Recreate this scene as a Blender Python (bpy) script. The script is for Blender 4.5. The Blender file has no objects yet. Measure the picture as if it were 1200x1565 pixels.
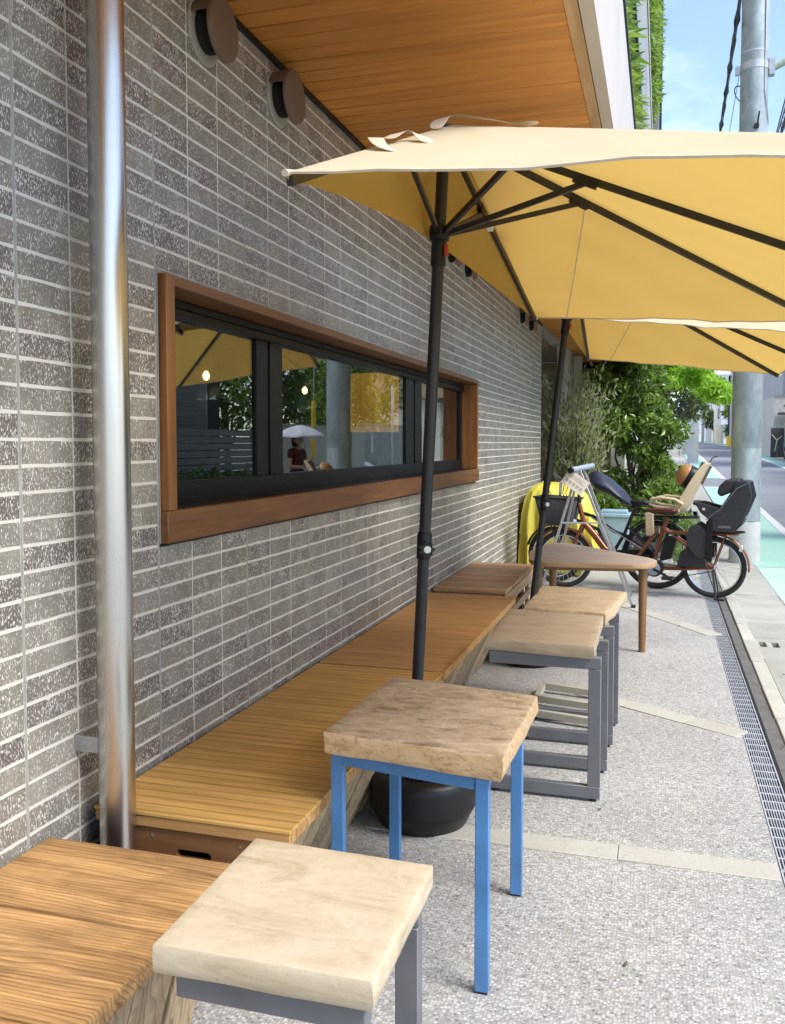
import bpy, bmesh, math, random
import numpy as np
from mathutils import Vector, Matrix
R = math.radians
random.seed(7); rng = np.random.default_rng(7)
S = bpy.context.scene
COL = S.collection

# ------------------------------------------------------------------ camera, sky, sun, exposure
CAM_H = 1.35
cam = bpy.data.cameras.new('camera'); cam_o = bpy.data.objects.new('camera', cam); COL.objects.link(cam_o)
cam.sensor_fit = 'HORIZONTAL'; cam.sensor_width = 36; cam.lens = 36 * 1370 / 1200
cam.shift_y = -(782.5 - 751) / 1200
cam.clip_start = .05; cam.clip_end = 2000
cam_o.location = (0, 0, CAM_H); cam_o.rotation_euler = (R(90 - 3.0501), 0, R(16.7152))
S.camera = cam_o

SUN_EL, SUN_AZ = 50, 108          # azimuth from +Y towards +X
W = bpy.data.worlds.new('World'); S.world = W; W.use_nodes = True
wt = W.node_tree; wt.nodes.clear()
def WN(t, **k):
    n = wt.nodes.new(t)
    for a, b in k.items(): setattr(n, a, b)
    return n
sky = WN('ShaderNodeTexSky', sky_type='NISHITA'); sky.sun_disc = False
sky.sun_elevation = R(SUN_EL); sky.sun_rotation = R(SUN_AZ); sky.dust_density = .5; sky.ozone_density = 3.0
tc = WN('ShaderNodeTexCoord'); mp = WN('ShaderNodeMapping'); mp.inputs['Scale'].default_value = (1.6, 1.6, 3.2)
nz = WN('ShaderNodeTexNoise'); nz.inputs['Scale'].default_value = 1.9; nz.inputs['Detail'].default_value = 7; nz.inputs['Roughness'].default_value = .58
rp = WN('ShaderNodeValToRGB'); rp.color_ramp.elements[0].position = .40; rp.color_ramp.elements[1].position = .78
rp.color_ramp.elements[0].color = (.05, .05, .05, 1); rp.color_ramp.elements[1].color = (.5, .5, .5, 1)
mx = WN('ShaderNodeMix', data_type='RGBA'); mx.inputs[7].default_value = (7.6, 7.9, 8.3, 1)
bg = WN('ShaderNodeBackground'); bg.inputs['Strength'].default_value = .15
wo = WN('ShaderNodeOutputWorld')
L = wt.links.new
L(tc.outputs['Generated'], mp.inputs['Vector']); L(mp.outputs[0], nz.inputs['Vector']); L(nz.outputs['Fac'], rp.inputs['Fac'])
L(rp.outputs['Color'], mx.inputs['Factor']); L(sky.outputs[0], mx.inputs[6]); L(mx.outputs[2], bg.inputs['Color']); L(bg.outputs[0], wo.inputs['Surface'])
sun = bpy.data.lights.new('sun', 'SUN'); sun.energy = 2.5; sun.angle = R(28); sun.color = (1, .955, .89)
sun_o = bpy.data.objects.new('sun', sun); COL.objects.link(sun_o)
sd = Vector((math.sin(R(SUN_AZ)) * math.cos(R(SUN_EL)), math.cos(R(SUN_AZ)) * math.cos(R(SUN_EL)), math.sin(R(SUN_EL))))
sun_o.rotation_euler = sd.to_track_quat('Z', 'Y').to_euler(); sun_o.location = (6, 4, 14)
S.view_settings.view_transform = 'Standard'; S.view_settings.look = 'None'; S.view_settings.gamma = 1
S.view_settings.use_curve_mapping = False; S.view_settings.exposure = 1.10
S.render.engine = 'CYCLES'
try:
    S.cycles.max_bounces = 10; S.cycles.diffuse_bounces = 5; S.cycles.transparent_max_bounces = 12; S.cycles.use_denoising = True
    S.cycles.caustics_reflective = False; S.cycles.caustics_refractive = False
except Exception: pass

# ------------------------------------------------------------------ helpers
def zt(y):
    """street level: flat by the cafe, then climbing gently away"""
    if y < 11: return 0.
    if y < 14: return .025 * (y - 11) ** 2 / 6
    if y < 60: return .0375 + .025 * (y - 14)
    return .0375 + 1.15 + .008 * (y - 60)

def tag(o, label=None, cat=None, group=None, kind=None):
    for k, v in (('label', label), ('category', cat), ('group', group), ('kind', kind)):
        if v: o[k] = v
    return o
def empty(name, loc=(0, 0, 0), rz=0, parent=None):
    o = bpy.data.objects.new(name, None); COL.objects.link(o); o.location = loc; o.rotation_euler = (0, 0, rz); o.empty_display_size = .1
    if parent: o.parent = parent
    return o
def wmat(o):
    m = Matrix.Identity(4)
    while o:
        m = o.matrix_basis @ m; o = o.parent
    return m
def frame_from(d, up=(0, 0, 1)):
    d = Vector(d).normalized(); u = Vector(up)
    if abs(d.dot(u)) > .98: u = Vector((1, 0, 0))
    a = d.cross(u).normalized(); b = a.cross(d).normalized()
    return a, b
class MB:
    def __init__(s): s.v = []; s.f = []
    def add(s, vs, fs):
        n = len(s.v); s.v += [Vector(x) for x in vs]; s.f += [tuple(i + n for i in f) for f in fs]; return s
    def box(s, a, b):
        x0, y0, z0 = a; x1, y1, z1 = b
        x0, x1 = min(x0, x1), max(x0, x1); y0, y1 = min(y0, y1), max(y0, y1); z0, z1 = min(z0, z1), max(z0, z1)
        return s.add([(x0, y0, z0), (x1, y0, z0), (x1, y1, z0), (x0, y1, z0), (x0, y0, z1), (x1, y0, z1), (x1, y1, z1), (x0, y1, z1)],
                     [(0, 3, 2, 1), (4, 5, 6, 7), (0, 1, 5, 4), (1, 2, 6, 5), (2, 3, 7, 6), (3, 0, 4, 7)])
    def hexa(s, lo, hi):
        """four low corners and four high corners, same order counter-clockwise from above"""
        return s.add(list(lo) + list(hi), [(0, 3, 2, 1), (4, 5, 6, 7), (0, 1, 5, 4), (1, 2, 6, 5), (2, 3, 7, 6), (3, 0, 4, 7)])
    def bar(s, p, q, w, h, up=(0, 0, 1)):
        p, q = Vector(p), Vector(q); a, b = frame_from(q - p, up); a = a * w / 2; b = b * h / 2
        lo = [p - a - b, p + a - b, p + a + b, p - a + b]; hi = [x + (q - p) for x in lo]
        return s.add(lo + hi, [(0, 3, 2, 1), (4, 5, 6, 7), (0, 1, 5, 4), (1, 2, 6, 5), (2, 3, 7, 6), (3, 0, 4, 7)])
    def tube(s, pts, r, n=8, caps=True, closed=False):
        pts = [Vector(p) for p in pts]; k = len(pts); rs = r if hasattr(r, '__len__') else [r] * k
        base = len(s.v); prev = None
        for i, p in enumerate(pts):
            if closed: d = pts[(i + 1) % k] - pts[i - 1]
            else: d = pts[min(i + 1, k - 1)] - pts[max(i - 1, 0)]
            if d.length < 1e-9: d = Vector((0, 0, 1))
            d.normalize()
            if prev is None: a, b = frame_from(d)
            else:
                a = prev - d * prev.dot(d)
                if a.length < 1e-6: a, _ = frame_from(d)
                a.normalize(); b = a.cross(d)
            prev = a
            for j in range(n):
                t = 2 * math.pi * j / n; s.v.append(p + (a * math.cos(t) + b * math.sin(t)) * rs[i])
        for i in range(k if closed else k - 1):
            for j in range(n):
                i2 = (i + 1) % k
                s.f.append((base + i * n + j, base + i * n + (j + 1) % n, base + i2 * n + (j + 1) % n, base + i2 * n + j))
        if caps and not closed:
            s.f.append(tuple(base + j for j in range(n))[::-1]); s.f.append(tuple(base + (k - 1) * n + j for j in range(n)))
        return s
    def lathe(s, prof, n=24, M=None, cap=True):
        base = len(s.v); M = M or Matrix.Identity(4)
        for r, z in prof:
            for j in range(n):
                t = 2 * math.pi * j / n; s.v.append(M @ Vector((r * math.cos(t), r * math.sin(t), z)))
        for i in range(len(prof) - 1):
            for j in range(n):
                s.f.append((base + i * n + j, base + i * n + (j + 1) % n, base + (i + 1) * n + (j + 1) % n, base + (i + 1) * n + j))
        if cap:
            s.f.append(tuple(base + j for j in range(n))[::-1]); s.f.append(tuple(base + (len(prof) - 1) * n + j for j in range(n)))
        return s
    def prism(s, poly, d):
        """poly: 3-D loop, extruded by vector d"""
        n = len(poly); d = Vector(d); a = [Vector(p) for p in poly]
        return s.add(a + [p + d for p in a], [tuple(range(n))[::-1], tuple(range(n, 2 * n))] + [(i, (i + 1) % n, n + (i + 1) % n, n + i) for i in range(n)])
    def ball(s, c, r, n=12, m=8, sc=(1, 1, 1)):
        prof = [(math.sin(math.pi * i / m) * 1.0, -math.cos(math.pi * i / m)) for i in range(m + 1)]
        prof = [(max(a, .001) * r, b * r) for a, b in prof]
        return s.lathe(prof, n, Matrix.Translation(Vector(c)) @ Matrix.Diagonal((*sc, 1)))
    def build(s, name, mat, parent=None, world=True, smooth=False, bevel=0, seg=2, origin=None, fixn=True):
        me = bpy.data.meshes.new(name)
        vs = s.v
        if parent and world:
            inv = wmat(parent).inverted(); vs = [inv @ v for v in vs]
        if origin is None and parent is None:
            xs = [v.x for v in vs]; ys = [v.y for v in vs]; zs = [v.z for v in vs]
            origin = Vector(((min(xs) + max(xs)) / 2, (min(ys) + max(ys)) / 2, min(zs)))
        elif origin is None: origin = Vector((0, 0, 0))
        else: origin = Vector(origin)
        me.from_pydata([tuple(v - origin) for v in vs], [], s.f)
        if fixn:
            bm = bmesh.new(); bm.from_mesh(me); bmesh.ops.recalc_face_normals(bm, faces=bm.faces); bm.to_mesh(me); bm.free()
        me.materials.append(mat)
        if smooth:
            me.polygons.foreach_set('use_smooth', [True] * len(me.polygons))
            try: me.set_sharp_from_angle(angle=R(38))
            except Exception: pass
        o = bpy.data.objects.new(name, me); COL.objects.link(o); o.location = origin
        if parent: o.parent = parent
        if bevel:
            b = o.modifiers.new('bevel', 'BEVEL'); b.width = bevel; b.segments = seg; b.limit_method = 'ANGLE'; b.angle_limit = R(40); b.harden_normals = False
            me.polygons.foreach_set('use_smooth', [True] * len(me.polygons))
            try: me.set_sharp_from_angle(angle=R(50))
            except Exception: pass
        return o
def inst(src, parent=None, loc=None, rot=None, name=None):
    c = src.copy(); COL.objects.link(c)
    if parent: c.parent = parent
    if loc is not None: c.location = loc
    if rot is not None: c.rotation_euler = rot
    return c
def copy_tree(o, parent=None):
    c = o.copy(); COL.objects.link(c); c.parent = parent
    for ch in list(o.children): copy_tree(ch, c)
    return c
def subdiv(o, lv=2):
    m = o.modifiers.new('subsurf', 'SUBSURF'); m.levels = lv; m.render_levels = lv; return o
def jitter(o, amt, scale=6., seed=0, keepz=False):
    """uneven surface: displace the vertices of a mesh a little with smooth noise"""
    from mathutils import noise
    for v in o.data.vertices:
        p = v.co * scale + Vector((seed * 3.1, seed * 7.7, seed))
        d = noise.noise_vector(p) * amt
        if keepz: d.z *= .25
        v.co += d
    return o
def slab_mesh(poly, z0, z1, n=10, edge=.006, seed=0, rough=.004, seglen=.035):
    """a hand-cut slab: polygon corners (world xy) filled with a grid whose rim is uneven"""
    from mathutils import noise
    mb = MB(); P = [Vector((*p, 0)) for p in poly]; rim = []
    for i in range(len(P)):
        a, b = P[i], P[(i + 1) % len(P)]; k = max(2, int((b - a).length / seglen))
        for j in range(k): rim.append(a.lerp(b, j / k))
    c = sum(rim, Vector()) / len(rim); m = len(rim)
    def ring(f, z, jt, inset):
        out = []
        for i, p in enumerate(rim):
            d = (p - c); q = c + d * f - d.normalized() * inset
            nv = noise.noise_vector(Vector((p.x * 9, p.y * 9, z * 25 + seed * 5.3))) * jt
            out.append(Vector((q.x + nv.x, q.y + nv.y, z + nv.z * .6)))
        return out
    h = z1 - z0
    rings = [ring(1, z0, rough, edge * .8), ring(1, z0 + edge, rough, 0), ring(1, z0 + h * .35, rough * 1.1, -rough * .4), ring(1, z0 + h * .68, rough * 1.1, -rough * .3),
             ring(1, z1 - edge * .8, rough, 0), ring(1, z1 - edge * .2, rough * .6, edge * .35), ring(1, z1, rough * .35, edge)]
    for f in (.86, .6, .3): rings.append(ring(f, z1, rough * .35, 0))
    vs = [p for r_ in rings for p in r_] + [Vector((c.x, c.y, z1)), Vector((c.x, c.y, z0))]; fs = []
    for k in range(len(rings) - 1):
        for i in range(m): fs.append((k * m + i, k * m + (i + 1) % m, (k + 1) * m + (i + 1) % m, (k + 1) * m + i))
    t = len(rings) * m
    for i in range(m):
        fs.append(((len(rings) - 1) * m + i, (len(rings) - 1) * m + (i + 1) % m, t)); fs.append(((i + 1) % m, i, t + 1))
    return mb.add(vs, fs)
CF = Vector((-math.sin(R(16.7152)) * math.cos(R(3.05)), math.cos(R(16.7152)) * math.cos(R(3.05)), -math.sin(R(3.05))))
CR = Vector((math.cos(R(16.7152)), math.sin(R(16.7152)), 0)); CU = CR.cross(CF)
def in_view(p, m=20):
    """is a point inside the picture (used only to choose which bricks show largest)"""
    d = Vector(p) - Vector((0, 0, CAM_H)); w = d.dot(CF)
    if w < .1: return None
    x = 600 + 1370 * d.dot(CR) / w; y = 751 - 1370 * d.dot(CU) / w
    return (x, y, w) if -m < x < 1200 + m and -m < y < 1565 + m else None

# ------------------------------------------------------------------ materials
def srgb(r, g, b):
    f = lambda c: (c / 12.92 if c <= .04045 else ((c + .055) / 1.055) ** 2.4)
    return (f(r / 255), f(g / 255), f(b / 255))
def C4(c): return (c[0], c[1], c[2], 1)
class NT:
    def __init__(s, name):
        s.m = bpy.data.materials.new(name); s.m.use_nodes = True; s.t = s.m.node_tree; s.t.nodes.clear()
        s.out = s.n('ShaderNodeOutputMaterial')
    def n(s, t, **k):
        x = s.t.nodes.new(t)
        for a, b in k.items():
            if a.startswith('i_'):
                key = a[2:].replace('_', ' '); x.inputs[key].default_value = b
            else: setattr(x, a, b)
        return x
    def l(s, a, b): s.t.links.new(a, b); return s
    def math(s, op, a, b=None, clamp=False):
        x = s.n('ShaderNodeMath', operation=op, use_clamp=clamp)
        for i, v in enumerate((a, b)):
            if v is None: continue
            if isinstance(v, (int, float)): x.inputs[i].default_value = v
            else: s.l(v, x.inputs[i])
        return x.outputs[0]
    def mix(s, f, a, b, blend='MIX'):
        x = s.n('ShaderNodeMix', data_type='RGBA', blend_type=blend)
        for i, v in ((0, f), (6, a), (7, b)):
            if isinstance(v, (int, float)): x.inputs[i].default_value = v
            elif isinstance(v, tuple): x.inputs[i].default_value = C4(v)
            else: s.l(v, x.inputs[i])
        return x.outputs[2]
    def ramp(s, f, stops, interp='LINEAR'):
        x = s.n('ShaderNodeValToRGB'); cr = x.color_ramp; cr.interpolation = interp
        while len(cr.elements) < len(stops): cr.elements.new(.5)
        for e, (p, c) in zip(cr.elements, stops):
            e.position = p; e.color = C4(c) if isinstance(c, tuple) else (c, c, c, 1)
        s.l(f, x.inputs['Fac']); return x.outputs['Color']
    def coord(s, kind='obj', scale=(1, 1, 1), offs=0., rot=(0, 0, 0)):
        if kind == 'pos': o = s.n('ShaderNodeNewGeometry').outputs['Position']
        else: o = s.n('ShaderNodeTexCoord').outputs['Object']
        if offs:
            oi = s.n('ShaderNodeObjectInfo').outputs['Random']
            cb = s.n('ShaderNodeCombineXYZ')
            for i in range(3): s.l(s.math('MULTIPLY', oi, offs * (1 + i * .7)), cb.inputs[i])
            ad = s.n('ShaderNodeVectorMath', operation='ADD'); s.l(o, ad.inputs[0]); s.l(cb.outputs[0], ad.inputs[1]); o = ad.outputs[0]
        m = s.n('ShaderNodeMapping'); m.inputs['Scale'].default_value = scale; m.inputs['Rotation'].default_value = rot; s.l(o, m.inputs['Vector']); return m.outputs[0]
    def noise(s, v, scale=5, detail=4, rough=.55, dist=0., out='Fac'):
        x = s.n('ShaderNodeTexNoise'); x.inputs['Scale'].default_value = scale; x.inputs['Detail'].default_value = detail
        x.inputs['Roughness'].default_value = rough; x.inputs['Distortion'].default_value = dist; s.l(v, x.inputs['Vector']); return x.outputs[out]
    def rnd(s, island=True):
        o = s.n('ShaderNodeObjectInfo').outputs['Random']
        if not island: return o
        g = s.n('ShaderNodeNewGeometry').outputs['Random Per Island']
        return s.math('FRACT', s.math('ADD', o, g))
    def bump(s, h, strength=.3, dist=.01):
        b = s.n('ShaderNodeBump'); b.inputs['Strength'].default_value = strength; b.inputs['Distance'].default_value = dist; s.l(h, b.inputs['Height']); return b.outputs[0]
    def pbsdf(s, col, rough=.6, metal=0., normal=None, spec=.5, **extra):
        p = s.n('ShaderNodeBsdfPrincipled')
        for k, v in (('Base Color', col), ('Roughness', rough), ('Metallic', metal), ('Specular IOR Level', spec)):
            if isinstance(v, tuple): p.inputs[k].default_value = C4(v)
            elif isinstance(v, (int, float)): p.inputs[k].default_value = v
            else: s.l(v, p.inputs[k])
        if normal is not None: s.l(normal, p.inputs['Normal'])
        for k, v in extra.items(): p.inputs[k.replace('_', ' ')].default_value = v
        s.l(p.outputs[0], s.out.inputs['Surface']); return p

def paint(name, c, rough=.45, metal=0., var=.12, scale=8, bump=.05, spec=.5, coord='obj', dirt=0.):
    t = NT(name); v = t.coord(coord, offs=3.)
    n1 = t.noise(v, scale, 5); n2 = t.noise(v, scale * 9, 3)
    a = tuple(x * (1 - var) for x in c); b = tuple(min(1, x * (1 + var)) for x in c)
    col = t.mix(t.ramp(n1, [(.3, 0.), (.7, 1.)]), a, b)
    if dirt:
        col = t.mix(t.math('MULTIPLY', t.ramp(t.noise(v, scale * .7, 6, .65), [(.48, 0.), (.7, 1.)]), dirt), col, (.09, .075, .06))
    rg = t.math('ADD', t.math('MULTIPLY', n2, .2), rough - .1)
    t.pbsdf(col, rg, metal, t.bump(n2, bump, .004) if bump else None, spec); return t.m
def wood(name, dark, light, axis=0, rough=.55, grain=1., bump=.25, var=.18, stain=0., stain_c=(.06, .04, .025), coord='obj', lines=0., line_axis=1, rings=0., ring_w=2.2):
    t = NT(name); sc = [14, 14, 14]; sc[axis] = 1.1
    v = t.coord(coord, tuple(sc), offs=0 if coord == 'pos' else 5.)
    n1 = t.noise(v, 1.6 * grain, 6, .6, .6)
    sc2 = [120, 120, 120]; sc2[axis] = 4
    v2 = t.coord(coord, tuple(sc2), offs=0 if coord == 'pos' else 5.)
    n2 = t.noise(v2, 1.2 * grain, 3, .6)
    f = t.math('ADD', t.math('MULTIPLY', n1, .72), t.math('MULTIPLY', n2, .36))
    mid = tuple((a + b) / 2 for a, b in zip(dark, light))
    col = t.ramp(f, [(.34, dark), (.52, mid), (.7, light)])
    col = t.mix(1., col, t.ramp(t.rnd(), [(0., 1 - var), (1., 1 + var * .6)]), 'MULTIPLY')
    if rings:
        rv = t.n('ShaderNodeSeparateXYZ'); t.l(t.coord(coord, (1, 1, 1), offs=0 if coord == 'pos' else 5.), rv.inputs[0]); cr = [i for i in range(3) if i != axis]
        s4 = [2.6, 2.6, 2.6]; s4[axis] = .55; nw = t.noise(t.coord(coord, tuple(s4), offs=0 if coord == 'pos' else 5.), 2.4, 3, .5)
        rr_ = t.math('ADD', t.math('MULTIPLY', t.math('ADD', rv.outputs[cr[0]], t.math('MULTIPLY', rv.outputs[cr[1]], .6)), rings), t.math('MULTIPLY', nw, rings * .045 * ring_w))
        rf = t.ramp(t.math('FRACT', rr_), [(0., 1.06), (.55, .95), (.86, .50), (.95, .42), (1., 1.02)])
        bl = t.noise(t.coord(coord, tuple(sc), offs=0 if coord == 'pos' else 5.), .5, 3)
        col = t.mix(t.ramp(bl, [(.3, .25), (.7, .95)]), col, t.mix(1., col, rf, 'MULTIPLY')); f = t.math('ADD', f, t.math('MULTIPLY', rf, .5))
    if lines:
        s3 = [0, 0, 0]; s3[line_axis] = lines
        w = t.n('ShaderNodeTexWave', wave_type='BANDS', bands_direction='XYZ'[line_axis]); w.inputs['Scale'].default_value = lines / 20 * 2 * math.pi / 2
        w.inputs['Distortion'].default_value = .25; w.inputs['Detail'].default_value = 1
        t.l(t.coord(coord), w.inputs['Vector'])
        lf = t.ramp(w.outputs['Fac'], [(.0, .42), (.16, 1.)])
        vv = [3, 3, 3]; vv[line_axis] = lines
        strip = t.noise(t.coord(coord, tuple(vv)), .9, 1)
        col = t.mix(.75, col, t.ramp(strip, [(.3, .82), (.7, 1.12)]), 'MULTIPLY')
        col = t.mix(.62, col, lf, 'MULTIPLY')
        f = t.math('ADD', f, t.math('MULTIPLY', lf, .8))
    if stain:
        sv = t.noise(t.coord('pos', (1, 1, 1)), 5.5, 6, .65, .8)
        col = t.mix(t.math('MULTIPLY', t.ramp(sv, [(.45, 0.), (.72, 1.)]), stain), col, stain_c)
    t.pbsdf(col, t.math('ADD', t.math('MULTIPLY', f, .25), rough - .1), 0, t.bump(f, bump, .003)); return t.m

M = {}
# brick: grey-brown with white vertical flecks
def brick_mat():
    t = NT('flecked brick'); r = t.rnd()
    base = t.ramp(r, [(0., (.15, .128, .113)), (.3, (.19, .166, .147)), (.42, (.275, .25, .21)), (.75, (.23, .212, .18)), (1., (.30, .278, .235))])
    cl = t.noise(t.coord('pos'), 9, 4, .6)
    base = t.mix(1., base, t.ramp(cl, [(.3, .8), (.7, 1.15)]), 'MULTIPLY')
    st = t.noise(t.coord('pos', (1, 7, .7)), 1., 5, .6); base = t.mix(1., base, t.ramp(st, [(.32, .82), (.68, 1.1)]), 'MULTIPLY')
    v = t.coord('pos', (60, 310, 115)); n = t.noise(v, 1., 3, .55, .4)
    cl2 = t.noise(t.coord('pos', (1, 22, 22)), 1., 3, .6)
    thr = t.math('ADD', t.math('MULTIPLY', t.ramp(r, [(0., .0), (1., 1.)]), .045), t.math('MULTIPLY', cl2, -.20))
    f = t.ramp(t.math('SUBTRACT', n, thr), [(.645, 0.), (.70, 1.)])
    v2 = t.coord('pos', (60, 900, 420)); n2 = t.noise(v2, 1., 2, .5)
    f2 = t.math('MULTIPLY', t.ramp(n2, [(.62, 0.), (.69, 1.)]), .4)
    ff = t.math('MAXIMUM', f, f2)
    col = t.mix(ff, base, (.80, .77, .70))
    h = t.math('ADD', ff, t.math('MULTIPLY', n2, .5))
    t.pbsdf(col, t.ramp(ff, [(0., .30), (1., .55)]), 0, t.bump(h, .35, .002), .5); return t.m
M['brick'] = brick_mat()
def mortar_mat():
    t = NT('pale mortar'); v = t.coord('pos')
    n = t.noise(v, 60, 5, .65); n2 = t.noise(v, 3, 4)
    col = t.mix(t.ramp(n2, [(.35, 0.), (.65, 1.)]), (.70, .66, .585), (.78, .745, .67))
    col = t.mix(t.math('MULTIPLY', n, .25), col, (.42, .39, .34))
    t.pbsdf(col, .85, 0, t.bump(n, .5, .003)); return t.m
M['mortar'] = mortar_mat()
M['joint'] = paint('grey sealant', (.36, .35, .33), .7, 0, .15, 20, .2)
def pave_mat():
    t = NT('exposed aggregate'); v = t.coord('pos', (1, 1, 1))
    d = t.n('ShaderNodeVectorMath', operation='MULTIPLY_ADD')
    nn = t.noise(v, 90, 2, out='Color'); t.l(nn, d.inputs[0]); d.inputs[1].default_value = (.006, .006, .006); t.l(v, d.inputs[2])
    vo = t.n('ShaderNodeTexVoronoi', feature='F1'); vo.inputs['Scale'].default_value = 112; vo.inputs['Randomness'].default_value = 1; t.l(d.outputs[0], vo.inputs['Vector'])
    sp = t.n('ShaderNodeSeparateColor'); t.l(vo.outputs['Color'], sp.inputs[0])
    col = t.ramp(sp.outputs[0], [(0., (.17, .17, .165)), (.14, (.31, .305, .295)), (.42, (.42, .415, .403)), (.72, (.52, .515, .50)), (.92, (.60, .592, .58)), (1., (.35, .315, .27))])
    gap = t.ramp(vo.outputs['Distance'], [(.35, 1.), (.75, .0)])
    col = t.mix(t.math('SUBTRACT', 1., gap), col, (.33, .325, .312))
    big = t.noise(v, 1.3, 5, .6); col = t.mix(1., col, t.ramp(big, [(.3, .84), (.7, 1.08)]), 'MULTIPLY')
    sp2 = t.noise(t.coord('pos'), 5., 6, .7); col = t.mix(t.math('MULTIPLY', t.ramp(sp2, [(.56, 0.), (.75, 1.)]), .35), col, (.24, .23, .215))
    gm = t.n('ShaderNodeTexVoronoi', feature='F1'); gm.inputs['Scale'].default_value = 2.6; t.l(t.coord('pos'), gm.inputs['Vector']); col = t.mix(t.math('MULTIPLY', t.ramp(gm.outputs['Distance'], [(.028, 1.), (.045, 0.)]), .55), col, (.10, .097, .09))
    t.pbsdf(col, .62, 0, t.bump(gap, .4, .003), .45); return t.m
M['pave'] = pave_mat()
def stone_mat(name, c1, c2, sc=7, bump=.3, rough=.8, speck=.3):
    t = NT(name); v = t.coord('pos'); n = t.noise(v, sc, 8, .65); n2 = t.noise(v, 130, 3)
    col = t.mix(t.ramp(n, [(.3, 0.), (.7, 1.)]), c1, c2)
    col = t.mix(1., col, t.ramp(t.rnd(), [(0., .88), (1., 1.1)]), 'MULTIPLY')
    col = t.mix(t.math('MULTIPLY', t.ramp(n2, [(.5, 0.), (.7, 1.)]), speck), col, tuple(x * .45 for x in c1))
    t.pbsdf(col, rough, 0, t.bump(t.math('ADD', n, n2), bump, .004)); return t.m
M['strip'] = stone_mat('pale paving strip', (.44, .425, .365), (.50, .49, .445), 5, .2)
M['concrete'] = stone_mat('weathered concrete', (.34, .335, .29), (.47, .47, .43), 2.5, .35, .85, .4)
M['kerb'] = stone_mat('kerb concrete', (.40, .385, .33), (.50, .49, .44), 4, .3, .85, .3)
M['asphalt_dark'] = stone_mat('dark damp asphalt', (.10, .097, .092), (.17, .165, .155), 6, .5, .85, .5)
M['road'] = stone_mat('street asphalt', (.20, .205, .225), (.25, .255, .275), 1.2, .2, .8, .35)
def green_mat():
    t = NT('green road coating'); v = t.coord('pos'); n = t.noise(v, 1.1, 7, .7); n2 = t.noise(v, 45, 4, .7)
    col = t.mix(t.ramp(n, [(.35, 0.), (.65, 1.)]), (.31, .55, .455), (.39, .62, .53))
    col = t.mix(t.math('MULTIPLY', t.ramp(t.math('ADD', t.math('MULTIPLY', n, .5), t.math('MULTIPLY', n2, .5)), [(.5, 0.), (.62, 1.)]), .55), col, (.42, .46, .41))
    t.pbsdf(col, .75, 0, t.bump(n2, .3, .003)); return t.m
M['green'] = green_mat()
M['white_line'] = stone_mat('worn white line', (.62, .62, .62), (.76, .76, .76), 9, .2, .7, .25)
M['ground'] = stone_mat('town ground', (.26, .25, .23), (.33, .32, .29), .8, .2)
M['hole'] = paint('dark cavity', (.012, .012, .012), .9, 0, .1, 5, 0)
M['steel'] = paint('galvanised grating', (.56, .575, .61), .35, .4, .15, 12, .08)
def brushed():
    t = NT('brushed stainless'); v = t.coord('obj', (60, 60, .8)); n = t.noise(v, 2, 4)
    n2 = t.noise(t.coord('obj', (2, 2, 3)), 1.2, 4)
    col = t.mix(n2, (.50, .475, .44), (.64, .61, .57))
    t.pbsdf(col, t.math('ADD', t.math('MULTIPLY', n, .18), .19), 1., t.bump(n, .06, .002)); return t.m
M['stainless'] = brushed()
M['lid'] = wood('striped lid wood', (.54, .285, .062), (.76, .465, .15), 0, .48, 1., .3, .10, .12, (.20, .10, .03), 'pos', lines=48, line_axis=1)
M['lid_red'] = wood('reddish lid wood', (.49, .24, .075), (.70, .40, .15), 0, .5, 1.3, .22, .10, .15, (.18, .09, .04), 'pos', lines=60, line_axis=1)
M['board'] = wood('aged front board', (.30, .20, .105), (.58, .43, .27), 2, .65, .8, .4, .3, .22, rings=60, ring_w=3.)
M['box_side'] = wood('brown plywood', (.20, .085, .03), (.33, .16, .065), 0, .5, .6, .12, .08, .2)
M['plank'] = wood('weathered bench plank', (.17, .078, .024), (.62, .36, .14), 0, .6, 1.3, .7, .15, .40, (.10, .065, .035), rings=85, ring_w=2.6)
M['slat'] = wood('oiled hardwood slat', (.33, .165, .072), (.62, .38, .19), 0, .45, 1., .25, .25)
M['slat_pale'] = wood('pale rail wood', (.36, .21, .10), (.60, .40, .21), 1, .55, 1., .2, .12)
M['slat_grey'] = wood('weathered grey rack wood', (.36, .33, .26), (.52, .49, .40), 0, .7, 1., .2, .1)
M['table_top'] = wood('grey brown table top', (.44, .335, .25), (.66, .545, .44), 0, .55, .8, .2, .05, .2, (.30, .25, .20))
M['table_leg'] = wood('brown table leg', (.14, .065, .024), (.30, .155, .06), 2, .45, 1., .15, .08)
M['soffit'] = wood('cedar ceiling board', (.50, .185, .026), (.74, .335, .068), 0, .5, .8, .10, .18)
M['timber'] = wood('reddish window timber', (.11, .040, .012), (.27, .115, .034), 1, .42, .8, .2, .1, .2, (.05, .02, .01))
M['timber_v'] = wood('reddish jamb timber', (.17, .06, .016), (.38, .165, .048), 2, .4, .8, .15, .1)
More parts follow.
